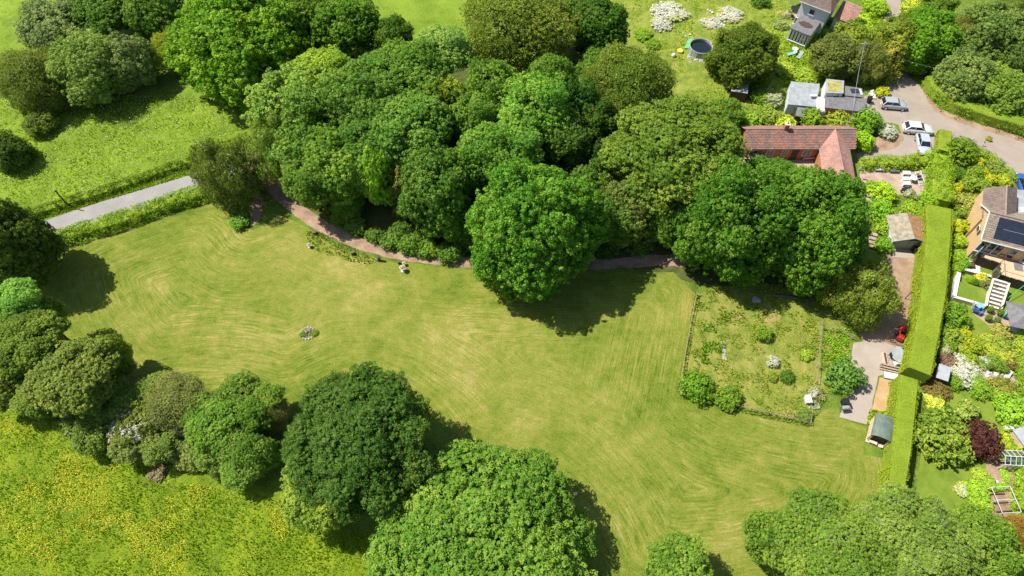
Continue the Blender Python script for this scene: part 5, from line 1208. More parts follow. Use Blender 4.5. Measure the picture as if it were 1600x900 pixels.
# glazed doors to the terrace
for k, (x, w_) in enumerate(((.95, 1.0), (1.95, .9), (2.85, .9), (6.6, 1.0), (7.6, 1.0))): window(t, (x, .26, ZD + 1.15), w_, 2.1, 0, n=1, name='glazed_door')
window(t, (4.6, .26, ZD + 1.5), .9, .9, 0, n=1)
wl = MB().box((.18, D2*.42, 3.4), (.06, 1.0, .8)).build('window', WHITEP, t); MB().box((.145, D2*.42, 3.4), (.05, .8, .6)).build('pane', GLASS, wl)
# rear block: ridge runs away from the camera
inv = Matrix.Rotation(-an, 4, 'Z') @ Matrix.Translation(-o)
RB = lambda px, py, z: inv @ G(px, py, z)
a1, a2 = RB(1537, 294, 4.5), RB(1545, 331, 4.5); r1, r2 = RB(1573, 291, 6.2), RB(1571, 337, 6.2); b1, b2 = RB(1589, 306, 4.5), RB(1587, 340, 4.5)
w0 = (r2 - r1).normalized(); a2 = a1 + w0 * (r2 - r1).length; b1 = Vector((b2.x, b2.y, 4.5)) - w0 * (r2 - r1).length
tiles(t, [a2, a1, r1, r2], .33, .30, BTILE2); tiles(t, [b1, b2, r2, r1], .33, .30, BTILE2)
MB().tube([r1 + Vector((0, 0, .05)), r2 + Vector((0, 0, .05))], .1, 6).build('ridge_tiles', BTILE, t)
inx = (b2 - a2).normalized() * .3
for p, q in ((a1 + inx, a2 + inx), (b1 - inx, b2 - inx)): wall_box(t, p, q, .2, 0, 4.4, CREAM)
pa = a1 + inx - Vector((0, 0, .12)); pb = b1 - inx - Vector((0, 0, .12)); pr_ = r1 - Vector((0, 0, .15)); s_ = w0 * .3
MB().add([pa + s_, pb + s_, pr_ + s_, Vector((pa.x, pa.y, 0)) + s_, Vector((pb.x, pb.y, 0)) + s_], [(0, 1, 2), (3, 4, 1, 0)]).build('back_wall', RENDER, t)
fl, c_, L_ = flat_building('flat grey garage roof between the brown tiled roof and the blue car', [(1588, 296), (1640, 300), (1640, 335), (1589, 338)], 3.0, RENDER, PALEFELT, 'flat_roof_garage', cat='garage')
MB().box(G(1599, 328, 3.05) - c_, (.9, .9, .12)).build('rooflight', WHITEP, fl)
# terrace of boards on a retaining wall
DK = [G(x, y, ZD) for x, y in ((1530, 401), (1563, 411), (1563, 429), (1600, 440), (1660, 458), (1660, 400), (1600, 393), (1537, 378))]
c = DK[1].copy(); c.z = 0; t = empty('raised_terrace', c, 0, 'raised terrace of orange boards below the solar-panelled roof', 'terrace')
L = [p - c for p in DK]; Lp = [(p.x, p.y) for p in L]
ccw = Lp if sum(Lp[i][0]*Lp[(i+1) % 8][1] - Lp[(i+1) % 8][0]*Lp[i][1] for i in range(8)) > 0 else Lp[::-1]
MB().prism([(p[0]*.995, p[1]*.995) for p in ccw], 0, ZD - .05).build('retaining_wall', DARKW, t)
b = MB(); x0 = min(p[0] for p in Lp); x1 = max(p[0] for p in Lp); y0 = min(p[1] for p in Lp); y1 = max(p[1] for p in Lp); k = 0
yy = y0
while yy < y1:      # boards run along the house
    xs = [x for x in np.arange(x0, x1, .25) if inpoly(np.array([x]), np.array([yy]), Lp)[0]]
    if len(xs) > 3: b.box(((xs[0] + xs[-1])/2, yy, ZD - .02), (xs[-1] - xs[0], .135, .05))
    yy += .145
b.build('deck_boards', DECKW, t)['kind'] = 'stuff'
b = MB()
for i in (0, 1, 2, 3):
    a_, e_ = L[i], L[i+1]; a_ = Vector((a_.x, a_.y, ZD)); e_ = Vector((e_.x, e_.y, ZD)); nP = max(1, int((e_-a_).length / 1.6))
    for q in range(nP + 1):
        p = a_.lerp(e_, q/nP); MB().box(p + Vector((0, 0, .45)), (.05, .05, .9)).build('post', DARKW, t)
    MB().bar(a_ + Vector((0, 0, .9)), e_ + Vector((0, 0, .9)), .04, .03).build('rail', DARKW, t)
chair((1563, 399), -.3, DARKW, 'dark woven chair on the terrace, left of the pair', 1.3, z=ZD); chair((1573, 405), -.3, DARKW, 'dark woven chair on the terrace, right of the pair', 1.3, z=ZD)
t = empty('outdoor_rug', G(1591, 416, ZD + .01), an + .1, 'dark grey rug on the terrace boards', 'rug'); MB().box((0, 0, .02), (1.1, 1.5, .02)).build('rug', FELT, t)
lounger((1600, 408), .7, WHITEP, 'white lounger standing on the grey rug edge', z=ZD)
t = empty('privacy_screen', G(1528, 393, ZD), an + 1.15, 'tall teal screen at the left end of the terrace', 'screen')
MB().box((0, 0, .75), (1.9, .06, 1.5)).build('board', TEAL, t)
for s in (-.95, .95): MB().box((s, 0, .8), (.08, .1, 1.6)).build('post', GREYP, t)
# steps down
s0 = G(1563, 440, ZD - .1); s1 = G(1551, 479, .15); d_ = (s1 - s0); d_.z = 0; sa = math.atan2(d_.y, d_.x); t = empty('garden_steps', (s1.x, s1.y, 0), sa, 'timber-edged steps from the terrace down to the neighbour patio', 'steps'); NS = 8
for k in range(NS):
    f = k/(NS-1); dist = -d_.length*(1-f)
    MB().box((dist, 0, (ZD*.93*(1-f) + .12)/2), (d_.length/NS*.98, 1.65, ZD*.93*(1-f) + .12)).build('tread', PSTONE, t); MB().box((dist + d_.length/NS*.46, 0, ZD*.93*(1-f) + .11), (.10, 1.7, .06)).build('riser', DARKW, t)
for s in (-1, 1): MB().bar((-d_.length, s*.95, ZD + .1), (.2, s*.95, .25), .2, .3).build('side_wall', PSTONE, t)
# small raised lawn with edging walls
SLW = [G(x, y, .55) for x, y in ((1500, 440), (1544, 453), (1540, 478), (1490, 464))]
patch('small_terrace_lawn', [(p.x, p.y) for p in SLW], .55, GARDEN_LAWN, .5, .02)
c = SLW[3].copy(); c.z = 0
t = empty('retaining_wall', c, 0, 'low pale wall along the lower edge of the small terrace lawn', 'wall'); wall_box(t, SLW[3] - c, SLW[2] - c, .28, 0, .62, PSTONE, 'wall'); MB().bar(SLW[3] - c + Vector((0, 0, .1)), SLW[2] - c + Vector((0, 0, .1)), .36, .06).build('coping', PSTONE, t)
t = empty('retaining_wall', c, 0, 'white wall along the left edge of the small terrace lawn beside the tall hedge', 'wall'); wall_box(t, SLW[3] - c, SLW[0] - c + Vector((.2, 1.3, 0)), .42, 0, .75, WHITEP, 'wall'); MB().bar(SLW[3] - c + Vector((-.02, 0, .23)), SLW[0] - c + Vector((.2, 1.3, .23)), .5, .07).build('coping', WHITEP, t)
c = SLW[2].copy(); c.z = 0; t = empty('retaining_wall', c, 0, 'pale wall between the small terrace lawn and the steps', 'wall'); wall_box(t, SLW[2] - c, SLW[1] - c, .25, 0, .68, PSTONE, 'wall'); MB().bar(SLW[2] - c + Vector((0, 0, .16)), SLW[1] - c + Vector((0, 0, .16)), .33, .06).build('coping', PSTONE, t)
t = empty('stone_landing', G(1518, 418), an, 'square pale slab patio in the shade under the terrace', 'patio'); 
for i in range(3):
    for j in range(3): MB().box((i*.72 - .72, j*.72 - .72, .04), (.70, .70, .07)).build('slab', PSTONE, t)
table((1515, 416), .4, DARKW, 'small dark table on the square slab patio', sq=True, h=.5)
t = empty('planter_bench', G(1524, 430), an, 'long low planter wall above the flower border', 'planter'); MB().box((0, 0, .3), (3.2, .3, .6)).build('wall', WOOD, t); MB().box((0, 0, .63), (3.3, .38, .06)).build('coping', PSTONE, t)
def cord(label, pts, name='green_handrail', cat='handrail', r=.035, mat=None):
    W = [G(x, y, z) for x, y, z in pts]; c = W[0].copy(); c.z = 0; t = empty(name, c, 0, label, cat)
    MB().tube([p - c for p in W], r, 5).build('rail', mat or GREENP, t)
    for p in (W[0], W[-1]): MB().cyl(Vector((p.x, p.y, 0)) - c, r, p.z, 5).build('post', mat or GREENP, t)
cord('green handrail at the left below the teal screen', [(1504, 419, .9), (1512, 409, 1.1), (1519, 398, 1.3)])
cord('green handrail peaked beside the terrace corner', [(1540, 435, .9), (1558, 419, 1.6), (1563, 430, 1.6), (1552, 440, 1.2)])
cord('green handrail right of the garden steps', [(1577, 464, .9), (1600, 446, 1.4)])
# gazebo
c = G(1601, 494, 2.2); t = empty('gazebo', (c.x, c.y, 0), an + .1, 'dark grey pyramid gazebo on the right edge beside the neighbour patio', 'gazebo'); w_ = 1.9
b = MB(); b.add([(-w_, -w_, 2.1), (w_, -w_, 2.1), (w_, w_, 2.1), (-w_, w_, 2.1), (0, 0, 3.0), (-w_, -w_, 2.02), (w_, -w_, 2.02), (w_, w_, 2.02), (-w_, w_, 2.02)], [(0, 1, 4), (1, 2, 4), (2, 3, 4), (3, 0, 4), (5, 6, 1, 0), (6, 7, 2, 1), (7, 8, 3, 2), (8, 5, 0, 3), (8, 7, 6, 5)]); b.build('canopy', FELT, t)
for sx in (-1, 1):
    for sy in (-1, 1): MB().box((sx*1.75, sy*1.75, 1.03), (.09, .09, 2.06)).build('post', BLACK, t)
table((1527, 482), .5, TEAL, 'round green-topped table at the upper left of the neighbour patio'); 
chair((1520, 487), 2.5, BLUEP, 'blue chair left of the round green table', 1.2); chair((1528, 490), .4, BLUEP, 'blue chair below the round green table', 1.2); chair((1520, 479), 1.6, GREYP, 'grey chair behind the blue ones', 1.0)
chair((1568, 496), 1.2, TEAL, 'teal chair beside the gazebo', 1.3); table((1579, 517), .62, WHITEP, 'round white table below the gazebo')
def pot(px, r, h, label, plant=(.10, .18, .03), mat=None, z=0):
    t = empty('plant_pot', G(px[0], px[1], z), 0, label, 'plant pot'); MB().cyl((0, 0, 0), r*.7, h, 10, r).build('pot', mat or DARKW, t)
    me, pr, C, z0, z1 = PROTO['bush2']; o_ = bpy.data.objects.new('plant', me); link(o_, t); k = r*1.5/pr; o_.scale = (k, k, k); o_.location = (0, 0, h + r*.7); o_.color = (*plant, 1)
for px, lab in (((1544, 487), 'dark potted plant on the patio below the steps'), ((1560, 492), 'larger dark potted plant near the teal chair'), ((1541, 500), 'dark potted plant at the lower edge of the patio'), ((1554, 504), 'small dark potted plant right at the lawn edge'), ((1543, 576), 'potted plant at the left of the lower path'), ((1567, 582), 'potted plant in the middle of the lower path')): pot(px, .3, .4, lab)
lounger((1571, 590), .9, WHITEP, 'white lounger on the lower brick path')
# sheds and greenhouses of the neighbour
def gable_shed(label, px, w_, d_, h, rz, wallm, roofm, name='garden_shed', cat='shed', rise=.5, door=True):
    t = empty(name, G(*px), rz, label, cat)
    MB().box((0, 0, h/2), (w_, d_, h)).build('wall', wallm, t)
    for s in (-1, 1): MB().add([(-w_/2, s*d_/2, h), (w_/2, s*d_/2, h), (0, s*d_/2, h+rise), (-w_/2, s*(d_/2-.05), h), (w_/2, s*(d_/2-.05), h), (0, s*(d_/2-.05), h+rise)], [(0, 1, 2), (5, 4, 3), (0, 2, 5, 3), (1, 4, 5, 2)]).build('gable', wallm, t)
    for s in (-1, 1):
        e = .12; k = 1 + e/(w_/2)
        pl = [(0, -d_/2-e, h+rise+.02), (s*w_/2*k, -d_/2-e, h+rise-rise*k+.02), (s*w_/2*k, d_/2+e, h+rise-rise*k+.02), (0, d_/2+e, h+rise+.02)]
        MB().slab(pl if s > 0 else pl[::-1], .05).build('roof', roofm, t)
    if door: MB().box((0, -d_/2-.02, h*.45), (w_*.4, .05, h*.88)).build('door', DARKW if wallm is not DARKW else WOOD, t)
    return t
t = empty('garden_shed', G(1462, 592), -.5, 'small shed with sloping grey roof beside the step in the tall hedge', 'shed'); MB().box((0, 0, .85), (1.1, 1.9, 1.7)).build('wall', DARKW, t)
MB().slab([(-.65, -1.05, 1.75), (.65, -1.05, 1.95), (.65, 1.05, 1.95), (-.65, 1.05, 1.75)], .06).build('roof', GREYP, t)
t = empty('garden_shed', G(1590, 690), .3, 'small summerhouse with grey hipped roof on the right edge', 'shed'); MB().box((0, 0, .9), (1.9, 1.9, 1.8)).build('wall', PALEW, t); MB().add([(-1.15, -1.15, 1.8), (1.15, -1.15, 1.8), (1.15, 1.15, 1.8), (-1.15, 1.15, 1.8), (0, 0, 2.6)], [(0, 1, 4), (1, 2, 4), (2, 3, 4), (3, 0, 4), (3, 2, 1, 0)]).build('roof', PALEFELT, t)
tag(MB().box((0, 0, .25), (.85, .55, .5)).box((0, 0, .53), (.95, .65, .06)).build('cold_frame', WHITEP, loc=G(1573, 669), bevel=.02), 'white cold frame beside the big fresh green bush', 'cold frame')
t = empty('greenhouse', G(1571, 722), -.06, 'glazed aluminium greenhouse below the yellow-green bush', 'greenhouse'); W_, D_, H_, Rr = 2.4, 1.7, 1.5, 2.0
b = MB()
for x in np.linspace(-W_/2, W_/2, 5):
    for s in (-1, 1): b.bar((x, s*D_/2, 0), (x, s*D_/2, H_), .05); b.bar((x, s*D_/2, H_), (x, 0, Rr), .05)
for s in (-1, 1): b.bar((-W_/2, s*D_/2, H_), (W_/2, s*D_/2, H_), .06)
b.bar((-W_/2, 0, Rr), (W_/2, 0, Rr), .07); b.build('frame', WHITEP, t)
for k in range(4):
    xa = -W_/2 + k*W_/4 + .04; xb = xa + W_/4 - .08
    for s in (-1, 1):
        MB().slab([(xa, s*D_/2, H_+.0), (xb, s*D_/2, H_+.0), (xb, s*.04, Rr), (xa, s*.04, Rr)], .008).build('pane', CLEAR, t); MB().box(((xa+xb)/2, s*D_/2, H_/2), (xb-xa, .008, H_-.08)).build('pane', CLEAR, t)
MB().box((0, .1, .55), (1.9, .5, .06)).build('staging', WOOD, t)
t = empty('fruit_cage', G(1562, 785), .05, 'white open cage frame over vegetable beds near the bottom right', 'cage'); b = MB()
for sx in (-1, 1):
    for sy in (-1.4, 0, 1.4): b.bar((sx*1.05, sy, 0), (sx*1.05, sy, 1.2), .05)
    b.bar((sx*1.05, -1.4, 1.2), (sx*1.05, 1.4, 1.2), .05)
for sy in (-1.4, 0, 1.4): b.bar((-1.05, sy, 1.2), (1.05, sy, 1.2), .04)
b.build('frame', WHITEP, t)
for k in range(3): MB().box((0, -1.0 + k*.95, .12), (1.7, .12, .2)).build('bed_board', DARKW, t)
for px, h_, lab in (((1571, 741), .3, 'row of seedlings below the greenhouse'), ((1565, 760), .3, 'row of seedlings above the white cage')):
    shrub(px[0], px[1], 1.0, .5, 'bush2', (.18, .36, .04), lab, 'vegetable_row', 'plants', asp=.5)
table((1556, 715), .5, WOOD, 'wooden potting table left of the greenhouse', sq=True)
heap('clutter of pots on the path between greenhouse and cage', (1553, 752), .5, [WHITEP, BLACK, TEAL, STONE], 9, 'pot_clutter', seed=11, cat='pots', h=.15)
heap('row of stones edging the lower brick path', (1555, 584), 1.3, [PSTONE, STONE], 10, 'stone_edging', seed=12, h=.05)
heap('stones along the top of the lower lawn', (1520, 601), 1.2, [PSTONE], 8, 'stone_edging', seed=13, h=.05)

# ------------------------------------------------------------------ garage with mossy roof at the top of the drive
c = G(1413, 388); t = empty('garage', c, -.07, 'old garage with mossy two-coloured roof at the top of the drive', 'garage'); W_, D_, H_, Rr = 4.7, 3.9, 1.9, 2.75
for a, b_ in (((-W_/2+.3, 0), (-W_/2+.3, D_)), ((W_/2-.3, 0), (W_/2-.3, D_)), ((-W_/2+.3, D_), (W_/2-.3, D_))): wall_box(t, a, b_, .18, 0, H_, RENDER)
for s, m_ in ((-1, GREYM), (1, RUST)):
    pl = [(0, -.35, Rr), (s*(W_/2+.1), -.35, H_-.05), (s*(W_/2+.1), D_+.2, H_-.05), (0, D_+.2, Rr)]; MB().slab(pl if s > 0 else pl[::-1], .09).build('roof', m_, t)
MB().add([(-W_/2+.2, .1, H_), (W_/2-.2, .1, H_), (0, .1, Rr-.12), (-W_/2+.2, .2, H_), (W_/2-.2, .2, H_), (0, .2, Rr-.12)], [(0, 1, 2), (5, 4, 3), (0, 3, 4, 1)]).build('gable', DARKW, t)
for s in (-1, 1):
    dr = MB().box((s*.98, 0, H_/2-.03), (1.9, .06, H_-.1)).build('garage_door', PALEFELT, t)
    for k in range(4): MB().box((s*.98 - .75 + k*.5, -.04, H_/2-.03), (.04, .03, H_-.2)).build('batten', GREYP, dr)
b = MB(); b.bar((0, -.38, Rr+.02), (-(W_/2+.12), -.38, H_-.04), .06, .16); b.bar((0, -.38, Rr+.02), ((W_/2+.12), -.38, H_-.04), .06, .16); b.build('bargeboard', GREYP, t)
def bin_(px, rz, mat, label, s=1.0):
    t = empty('wheelie_bin', G(*px), rz, label, 'bin'); MB().box((0, 0, .52*s), (.5*s, .55*s, .9*s), taper=1.12).build('body', mat, t); MB().box((0, 0, 1.0*s), (.6*s, .68*s, .08)).build('lid', mat, t)
    for sx in (-.22, .22): MB().tube([(sx-.03, .3*s, .1), (sx+.03, .3*s, .1)], .1, 8).build('wheel', BLACK, t)
bin_((1431, 392), .4, GREYP, 'grey bin at the right corner of the garage'); bin_((1427, 394), .1, BLACK, 'dark bin in front of the garage right door')
bin_((1317, 632), .05, BLACK, 'black bin at the lower left corner of the concrete apron', 1.1); bin_((1356, 160), .2, BLACK, 'black bin at the end of the long grey-roofed outbuilding')
t = empty('barbecue', G(1316, 641), .1, 'silver-lidded barbecue below the black bin', 'barbecue'); MB().box((0, 0, .75), (.75, .5, .14)).build('firebox', BLACK, t); MB().tube([(-.36, 0, .85), (.36, 0, .85)], .24, 10).build('lid', ALU, t)
for sx in (-.3, .3):
    for sy in (-.18, .18): MB().box((sx, sy, .34), (.04, .04, .68)).build('leg', BLACK, t)
MB().box((.5, 0, .8), (.25, .4, .04)).build('shelf', WOOD, t)
pot((1316, 624), .28, .35, 'small dark potted plant above the black bin')
def steps(px0, px1, n, w_, label, mat=WOOD, z0=.05, rise=.05, loc=None):
    a = G(*px0); e = G(*px1); d = e - a; t = empty('garden_steps', a, math.atan2(d.y, d.x), label, 'steps')
    for k in range(n):
        MB().box((d.length*k/(n-1), 0, (.1 + rise*(n-1-k))/2), (d.length/(n-1)*.9, w_, .1 + rise*(n-1-k))).build('tread', PAVE, t); MB().box((d.length*k/(n-1) + d.length/(n-1)*.42, 0, .1 + rise*(n-1-k)+.01), (.13, w_+.05, .1)).build('sleeper', DARKW, t)
steps((1353, 282), (1351, 325), 8, 1.1, 'sleeper steps running down between the bungalow gable and the lime shrubs')
steps((1364, 368), (1362, 386), 4, 1.0, 'short shaded steps left of the garage')
# patio furniture beside the hedge
t = empty('garden_bench', G(1373, 267), -.05, 'white bench against the leafy hedge on the paved patio', 'bench')
for k in range(3): MB().box((0, -.2 + k*.18, .43), (1.4, .15, .04)).build('slat', WHITEP, t)
MB().box((0, .28, .66), (1.4, .05, .42)).build('backrest', GREYP, t)
for sx in (-.62, .62): MB().box((sx, 0, .21), (.07, .5, .4)).build('leg', WHITEP, t)
t = empty('garden_bench', G(1396, 269), -.02, 'dull green bench against the leafy hedge on the paved patio', 'bench')
for k in range(3): MB().box((0, -.2 + k*.18, .43), (1.3, .15, .04)).build('slat', GREENF, t)
MB().box((0, .28, .66), (1.3, .05, .42)).build('backrest', GREENF, t)
for sx in (-.58, .58): MB().box((sx, 0, .21), (.07, .5, .4)).build('leg', GREENF, t)
for px, lab in (((1414, 274), 'white slatted table, highest of the white patio set'), ((1413, 283), 'white slatted table, middle of the white patio set'), ((1414, 290), 'white slatted table, lowest of the white patio set')):
    t = empty('garden_table', G(*px), -.03, lab, 'table')
    for k in range(3): MB().box((0, -.24 + k*.24, .6), (1.1, .2, .05)).build('slat', WHITEP, t)
    for sx in (-.45, .45): MB().box((sx, 0, .29), (.06, .55, .57)).build('leg', WHITEP, t)
table((1424, 283), .5, WHITEP, 'round white table right of the white slatted tables')
t = empty('folded_frame', G(1435, 282), .2, 'leaning white metal frame beside the shaggy hedge end', 'frame'); b = MB()
for s in (-.45, .45): b.bar((s, -1.1, .1), (s, 1.1, .9), .07)
for k in range(5): b.bar((-.45, -1.0 + k*.5, .14 + k*.18), (.45, -1.0 + k*.5, .14 + k*.18), .05)
b.build('frame', WHITEP, t); MB().box((.1, .5, .3), (.5, .8, .4)).build('crate', BLACK, t)
tag(MB().box((0, 0, .3), (1.1, .5, .55), taper=.92).box((0, 0, .62), (1.15, .55, .07)).build('storage_box', BLACK, loc=G(1413, 300)), 'black storage box at the lower edge of the paved patio', 'storage box')
tag(MB().box((0, 0, .3), (.7, .35, .5), taper=.9).box((0, 0, .6), (.55, .3, .12)).build('stone_trough', STONE, loc=G(1345, 266)), 'grey stone trough at the end of the patio hedge', 'trough')

# ------------------------------------------------------------------ drive furniture
t = empty('ride_on_mower', G(1408, 520), 1.0, 'red ride-on mower in the shade beside the tall hedge', 'mower')
b = MB(); b.box((.55, 0, .62), (.85, .55, .4), taper=.8); b.build('bonnet', REDP, t, bevel=.04); MB().box((-.15, 0, .38), (1.7, .8, .12)).build('chassis', REDP, t, bevel=.03); MB().box((0, 0, .22), (.8, 1.1, .16)).build('mowing_deck', REDP, t, bevel=.05)
MB().box((-.35, 0, .68), (.42, .45, .1)).box((-.58, 0, .88), (.1, .45, .4)).build('seat', BLACK, t); MB().tube([(.15, 0, .6), (-.02, 0, 1.0)], .03, 6).tube([(-.02+.16*math.sin(k*.6283)*.4, .16*math.cos(k*.6283), 1.0+.05*math.sin(k*.6283)) for k in range(11)], .02, 5).build('steering_wheel', BLACK, t)
MB().box((-1.2, 0, .65), (.75, .8, .7), taper=.85).build('grass_box', REDP, t, bevel=.05)
for x, r in ((.6, .2), (-.55, .3)):
    for s in (-1, 1):
        wh = MB().tube([(x, s*.38, r), (x, s*.56, r)], r, 14).build('wheel', BLACK, t); MB().tube([(x, s*.565, r), (x, s*.575, r)], r*.5, 10).build('rim', WHITEP, wh)
t = empty('log_pile', G(1407, 545), -.25, 'pile of cut logs beside the tall hedge on the concrete apron', 'logs')
for k in range(9): MB().tube([(-.75 + (k % 3)*.05, -.4 + (k % 5)*.2, .12 + (k // 5)*.2), (.75, -.4 + (k % 5)*.2 + .05, .12 + (k // 5)*.2)], .11, 8).build('log', WOOD if k % 2 else BARK, t)
table((1400, 558), .95, PALEFELT, 'oval grey garden table on the concrete apron', 1.15, rz=-.2); chair((1397, 571), .1 + math.pi, WHITEP, 'white chair below the oval grey table', 1.2); chair((1391, 558), 1.6, BLACK, 'dark chair left of the oval grey table'); chair((1407, 552), -.6, BLACK, 'dark chair right of the oval grey table')
t = empty('timber_planter', G(1382, 563), 1.45, 'long timber planter left of the oval grey table', 'planter')
for s in (-1, 1): MB().box((0, s*.18, .2), (1.9, .06, .4)).build('board', PALEW, t); MB().box((s*.92, 0, .2), (.06, .32, .4)).build('end_board', PALEW, t)
MB().box((0, 0, .17), (1.8, .3, .3)).build('soil', DARKW, t)
t = empty('timber_edging', G(1393, 578), -.28, 'weathered timber retaining edge above the sandy bed', 'edging')
for k in range(3): MB().box((0, -.25*k + .2, .12 + .1*(2-k)), (2.9, .2, .2 + .2*(2-k))).build('sleeper', WOOD, t)
t = empty('cold_frame', G(1391, 589), -.22, 'white-topped cold frame at the head of the sandy bed', 'cold frame'); MB().box((0, 0, .15), (1.65, .8, .3)).build('box', WOOD, t); MB().box((0, 0, .33), (1.7, .85, .04)).build('lid', WHITEP, t)
t = empty('lamp_post', G(1414, 467), 0, 'short dark post at the hedge foot beside the drive', 'post'); MB().cyl((0, 0, 0), .05, 1.5, 8).build('post', BLACK, t); MB().bar((0, 0, 1.5), (.45, 0, 1.5), .08).build('arm', BLACK, t)
# hut with curved green roof
c = G(1367, 692); an2 = math.atan2((G(1367, 660) - G(1361, 700)).y, (G(1371, 660) - G(1361, 700)).x) - math.pi/2
t = empty('garden_hut', c, an2 + .02, 'small timber hut with a curved green felt roof at the lawn edge', 'hut'); W_, D_, H_ = 1.95, 2.6, 1.55
for a, b_ in (((-W_/2, 0), (-W_/2, D_)), ((W_/2, 0), (W_/2, D_)), ((-W_/2, D_), (W_/2, D_))): wall_box(t, a, b_, .08, 0, H_, PALEW)
wall_box(t, (-W_/2, .25), (W_/2, .25), .06, 0, H_ - .02, DARKW, 'front_wall')
b = MB(); NA = 12; arc = [(math.cos(math.pi*k/NA)*(W_/2+.16), H_ + .02 + math.sin(math.pi*k/NA)**.8*.62) for k in range(NA+1)]
vs = []; 
for y in (-.2, D_+.15):
    for (x, z) in arc: vs.append((x, y, z))
    for (x, z) in arc: vs.append((x*.95, y, z-.06))
n1 = NA+1; fs = []
for k in range(NA): fs += [(k, k+1, 2*n1+k+1, 2*n1+k), (n1+k, 3*n1+k, 3*n1+k+1, n1+k+1), (k, n1+k, n1+k+1, k+1), (2*n1+k, 2*n1+k+1, 3*n1+k+1, 3*n1+k)]
b.add(vs, fs).build('roof', GREENF, t)
b = MB(); b.add([(x*.96, .22, z-.03) for x, z in arc] + [(x*.96, .28, z-.03) for x, z in arc], [tuple(range(n1)), tuple(range(n1, 2*n1))[::-1]]).build('gable', DARKW, t)
b = MB()
for x in (-.72, 0, .72): MB().box((x, -.1, .1), (.68, .55, .08)).build('deck_board', PALEW, t)
for x in (-.9, .9): MB().box((x, -.12, .8), (.08, .08, 1.55)).build('post', PALEW, t)
MB().box((-.35, -.25, .45), (.9, .35, .06)).build('bench_seat', PALEW, t); MB().box((.6, -.35, .5), (.35, .35, .05)).build('stool', PALEW, t)

# ------------------------------------------------------------------ paddock fences and odds
def fence(label, pts, h=1.0, step=2.4, name='paddock_fence', mat=WOOD, rails=(.92, .5), group=None):
    W = [G(x, y) for x, y in pts]; c = W[0]; t = empty(name, c, 0, label, 'fence')
    for i in range(len(W)-1):
        a, e = W[i] - c, W[i+1] - c; n = max(1, round((e-a).length/step))
        for k in range(n + (1 if i == len(W)-2 else 0)):
            p = a.lerp(e, k/n); MB().box(p + Vector((0, 0, h/2)), (.08, .08, h)).build('post', mat, t)
        for r in rails: MB().bar(a + Vector((0, 0, r*h)), e + Vector((0, 0, r*h)), .03, .06).build('rail', mat, t)
    return t
fence('post and rail fence along the left side of the paddock beside the striped lawn', [(1087, 462), (1078, 505), (1068, 560), (1060, 612)])
fence('low fence along the lower edge of the paddock', [(1146, 636), (1200, 648), (1264, 664), (1266, 645)], .8)
fence('dividing fence inside the paddock left of the bean rows', [(1281, 508), (1278, 550), (1273, 600)], 1.1)
fence('sagging wire fence across the bean rows under the birch', [(1284, 516), (1308, 520), (1330, 530)], 1.1, 1.6)
tufts('fence_line_grass', [G(x, y) for x, y in [(1085, 462), (1090, 462), (1066, 612), (1058, 612)]], 26, .35, (.19, .25, .045), LEAF, 51, wid=.05)
tufts('lower_fence_grass', [G(x, y) for x, y in [(1146, 634), (1264, 660), (1264, 668), (1146, 642)]], 26, .3, (.13, .21, .03), LEAF, 52, wid=.06)
tufts('hedge_foot_weeds', [G(x, y) for x, y in [(1358, 640), (1398, 645), (1394, 665), (1372, 668), (1354, 662)]], 70, .35, (.22, .34, .04), LEAF, 53, wid=.08)
t = empty('beehive', G(1260, 627), .05, 'white box hive at the lower right of the paddock', 'hive'); MB().box((0, 0, .4), (.6, .9, .7)).build('box', WHITEP, t); MB().box((0, 0, .79), (.7, 1.0, .07)).build('lid', WHITEP, t)
t = empty('water_tray', G(1273, 635), .1, 'grey tray lying right of the white box hive', 'tray'); MB().box((0, 0, .08), (.9, .7, .08)).build('base', GREYP, t)
for s in (-1, 1): MB().box((0, s*.34, .16), (.9, .05, .14)).build('rim', STONE, t); MB().box((s*.44, 0, .16), (.05, .62, .14)).build('rim', STONE, t)
t = empty('plank', G(1266, 634), .8, 'bleached plank leaning between hive and tray', 'plank'); MB().bar((-.4, 0, .1), (.5, 0, .35), .14, .04).build('board', PALEW, t)
t = empty('slab_row', G(1130, 548), 1.5, 'row of grey slabs lying in the paddock grass', 'slabs')
for k in range(5): MB().box((-1.1 + k*.52, .08*(k % 2), .14), (.46, .5, .07), rz=.15*((k*7) % 3 - 1)).build('slab', STONE, t)
b = MB(); b.blob((0, 0, .25), .5, 9, 6, 4, .25, .5); b.blob((.35, -.15, .2), .35, 8, 5, 6, .3, .5)
tag(b.build('plastic_sheet', PALEFELT, loc=G(1180, 469)), 'crumpled pale plastic sheet in the shade at the top of the paddock', 'sheet')
tag(MB().tube([(-2.5, .3, .25), (0, 0, .25), (2.2, -.5, .22)], .22, 8).build('fallen_log', BARK, loc=G(1235, 466)), 'fallen pale log in the deep shade under the paddock oaks', 'log')
heap('blackish soil spot in the paddock', (1147, 558), .45, [DARKW], 5, 'soil_heap', seed=14, cat='soil', h=.05)
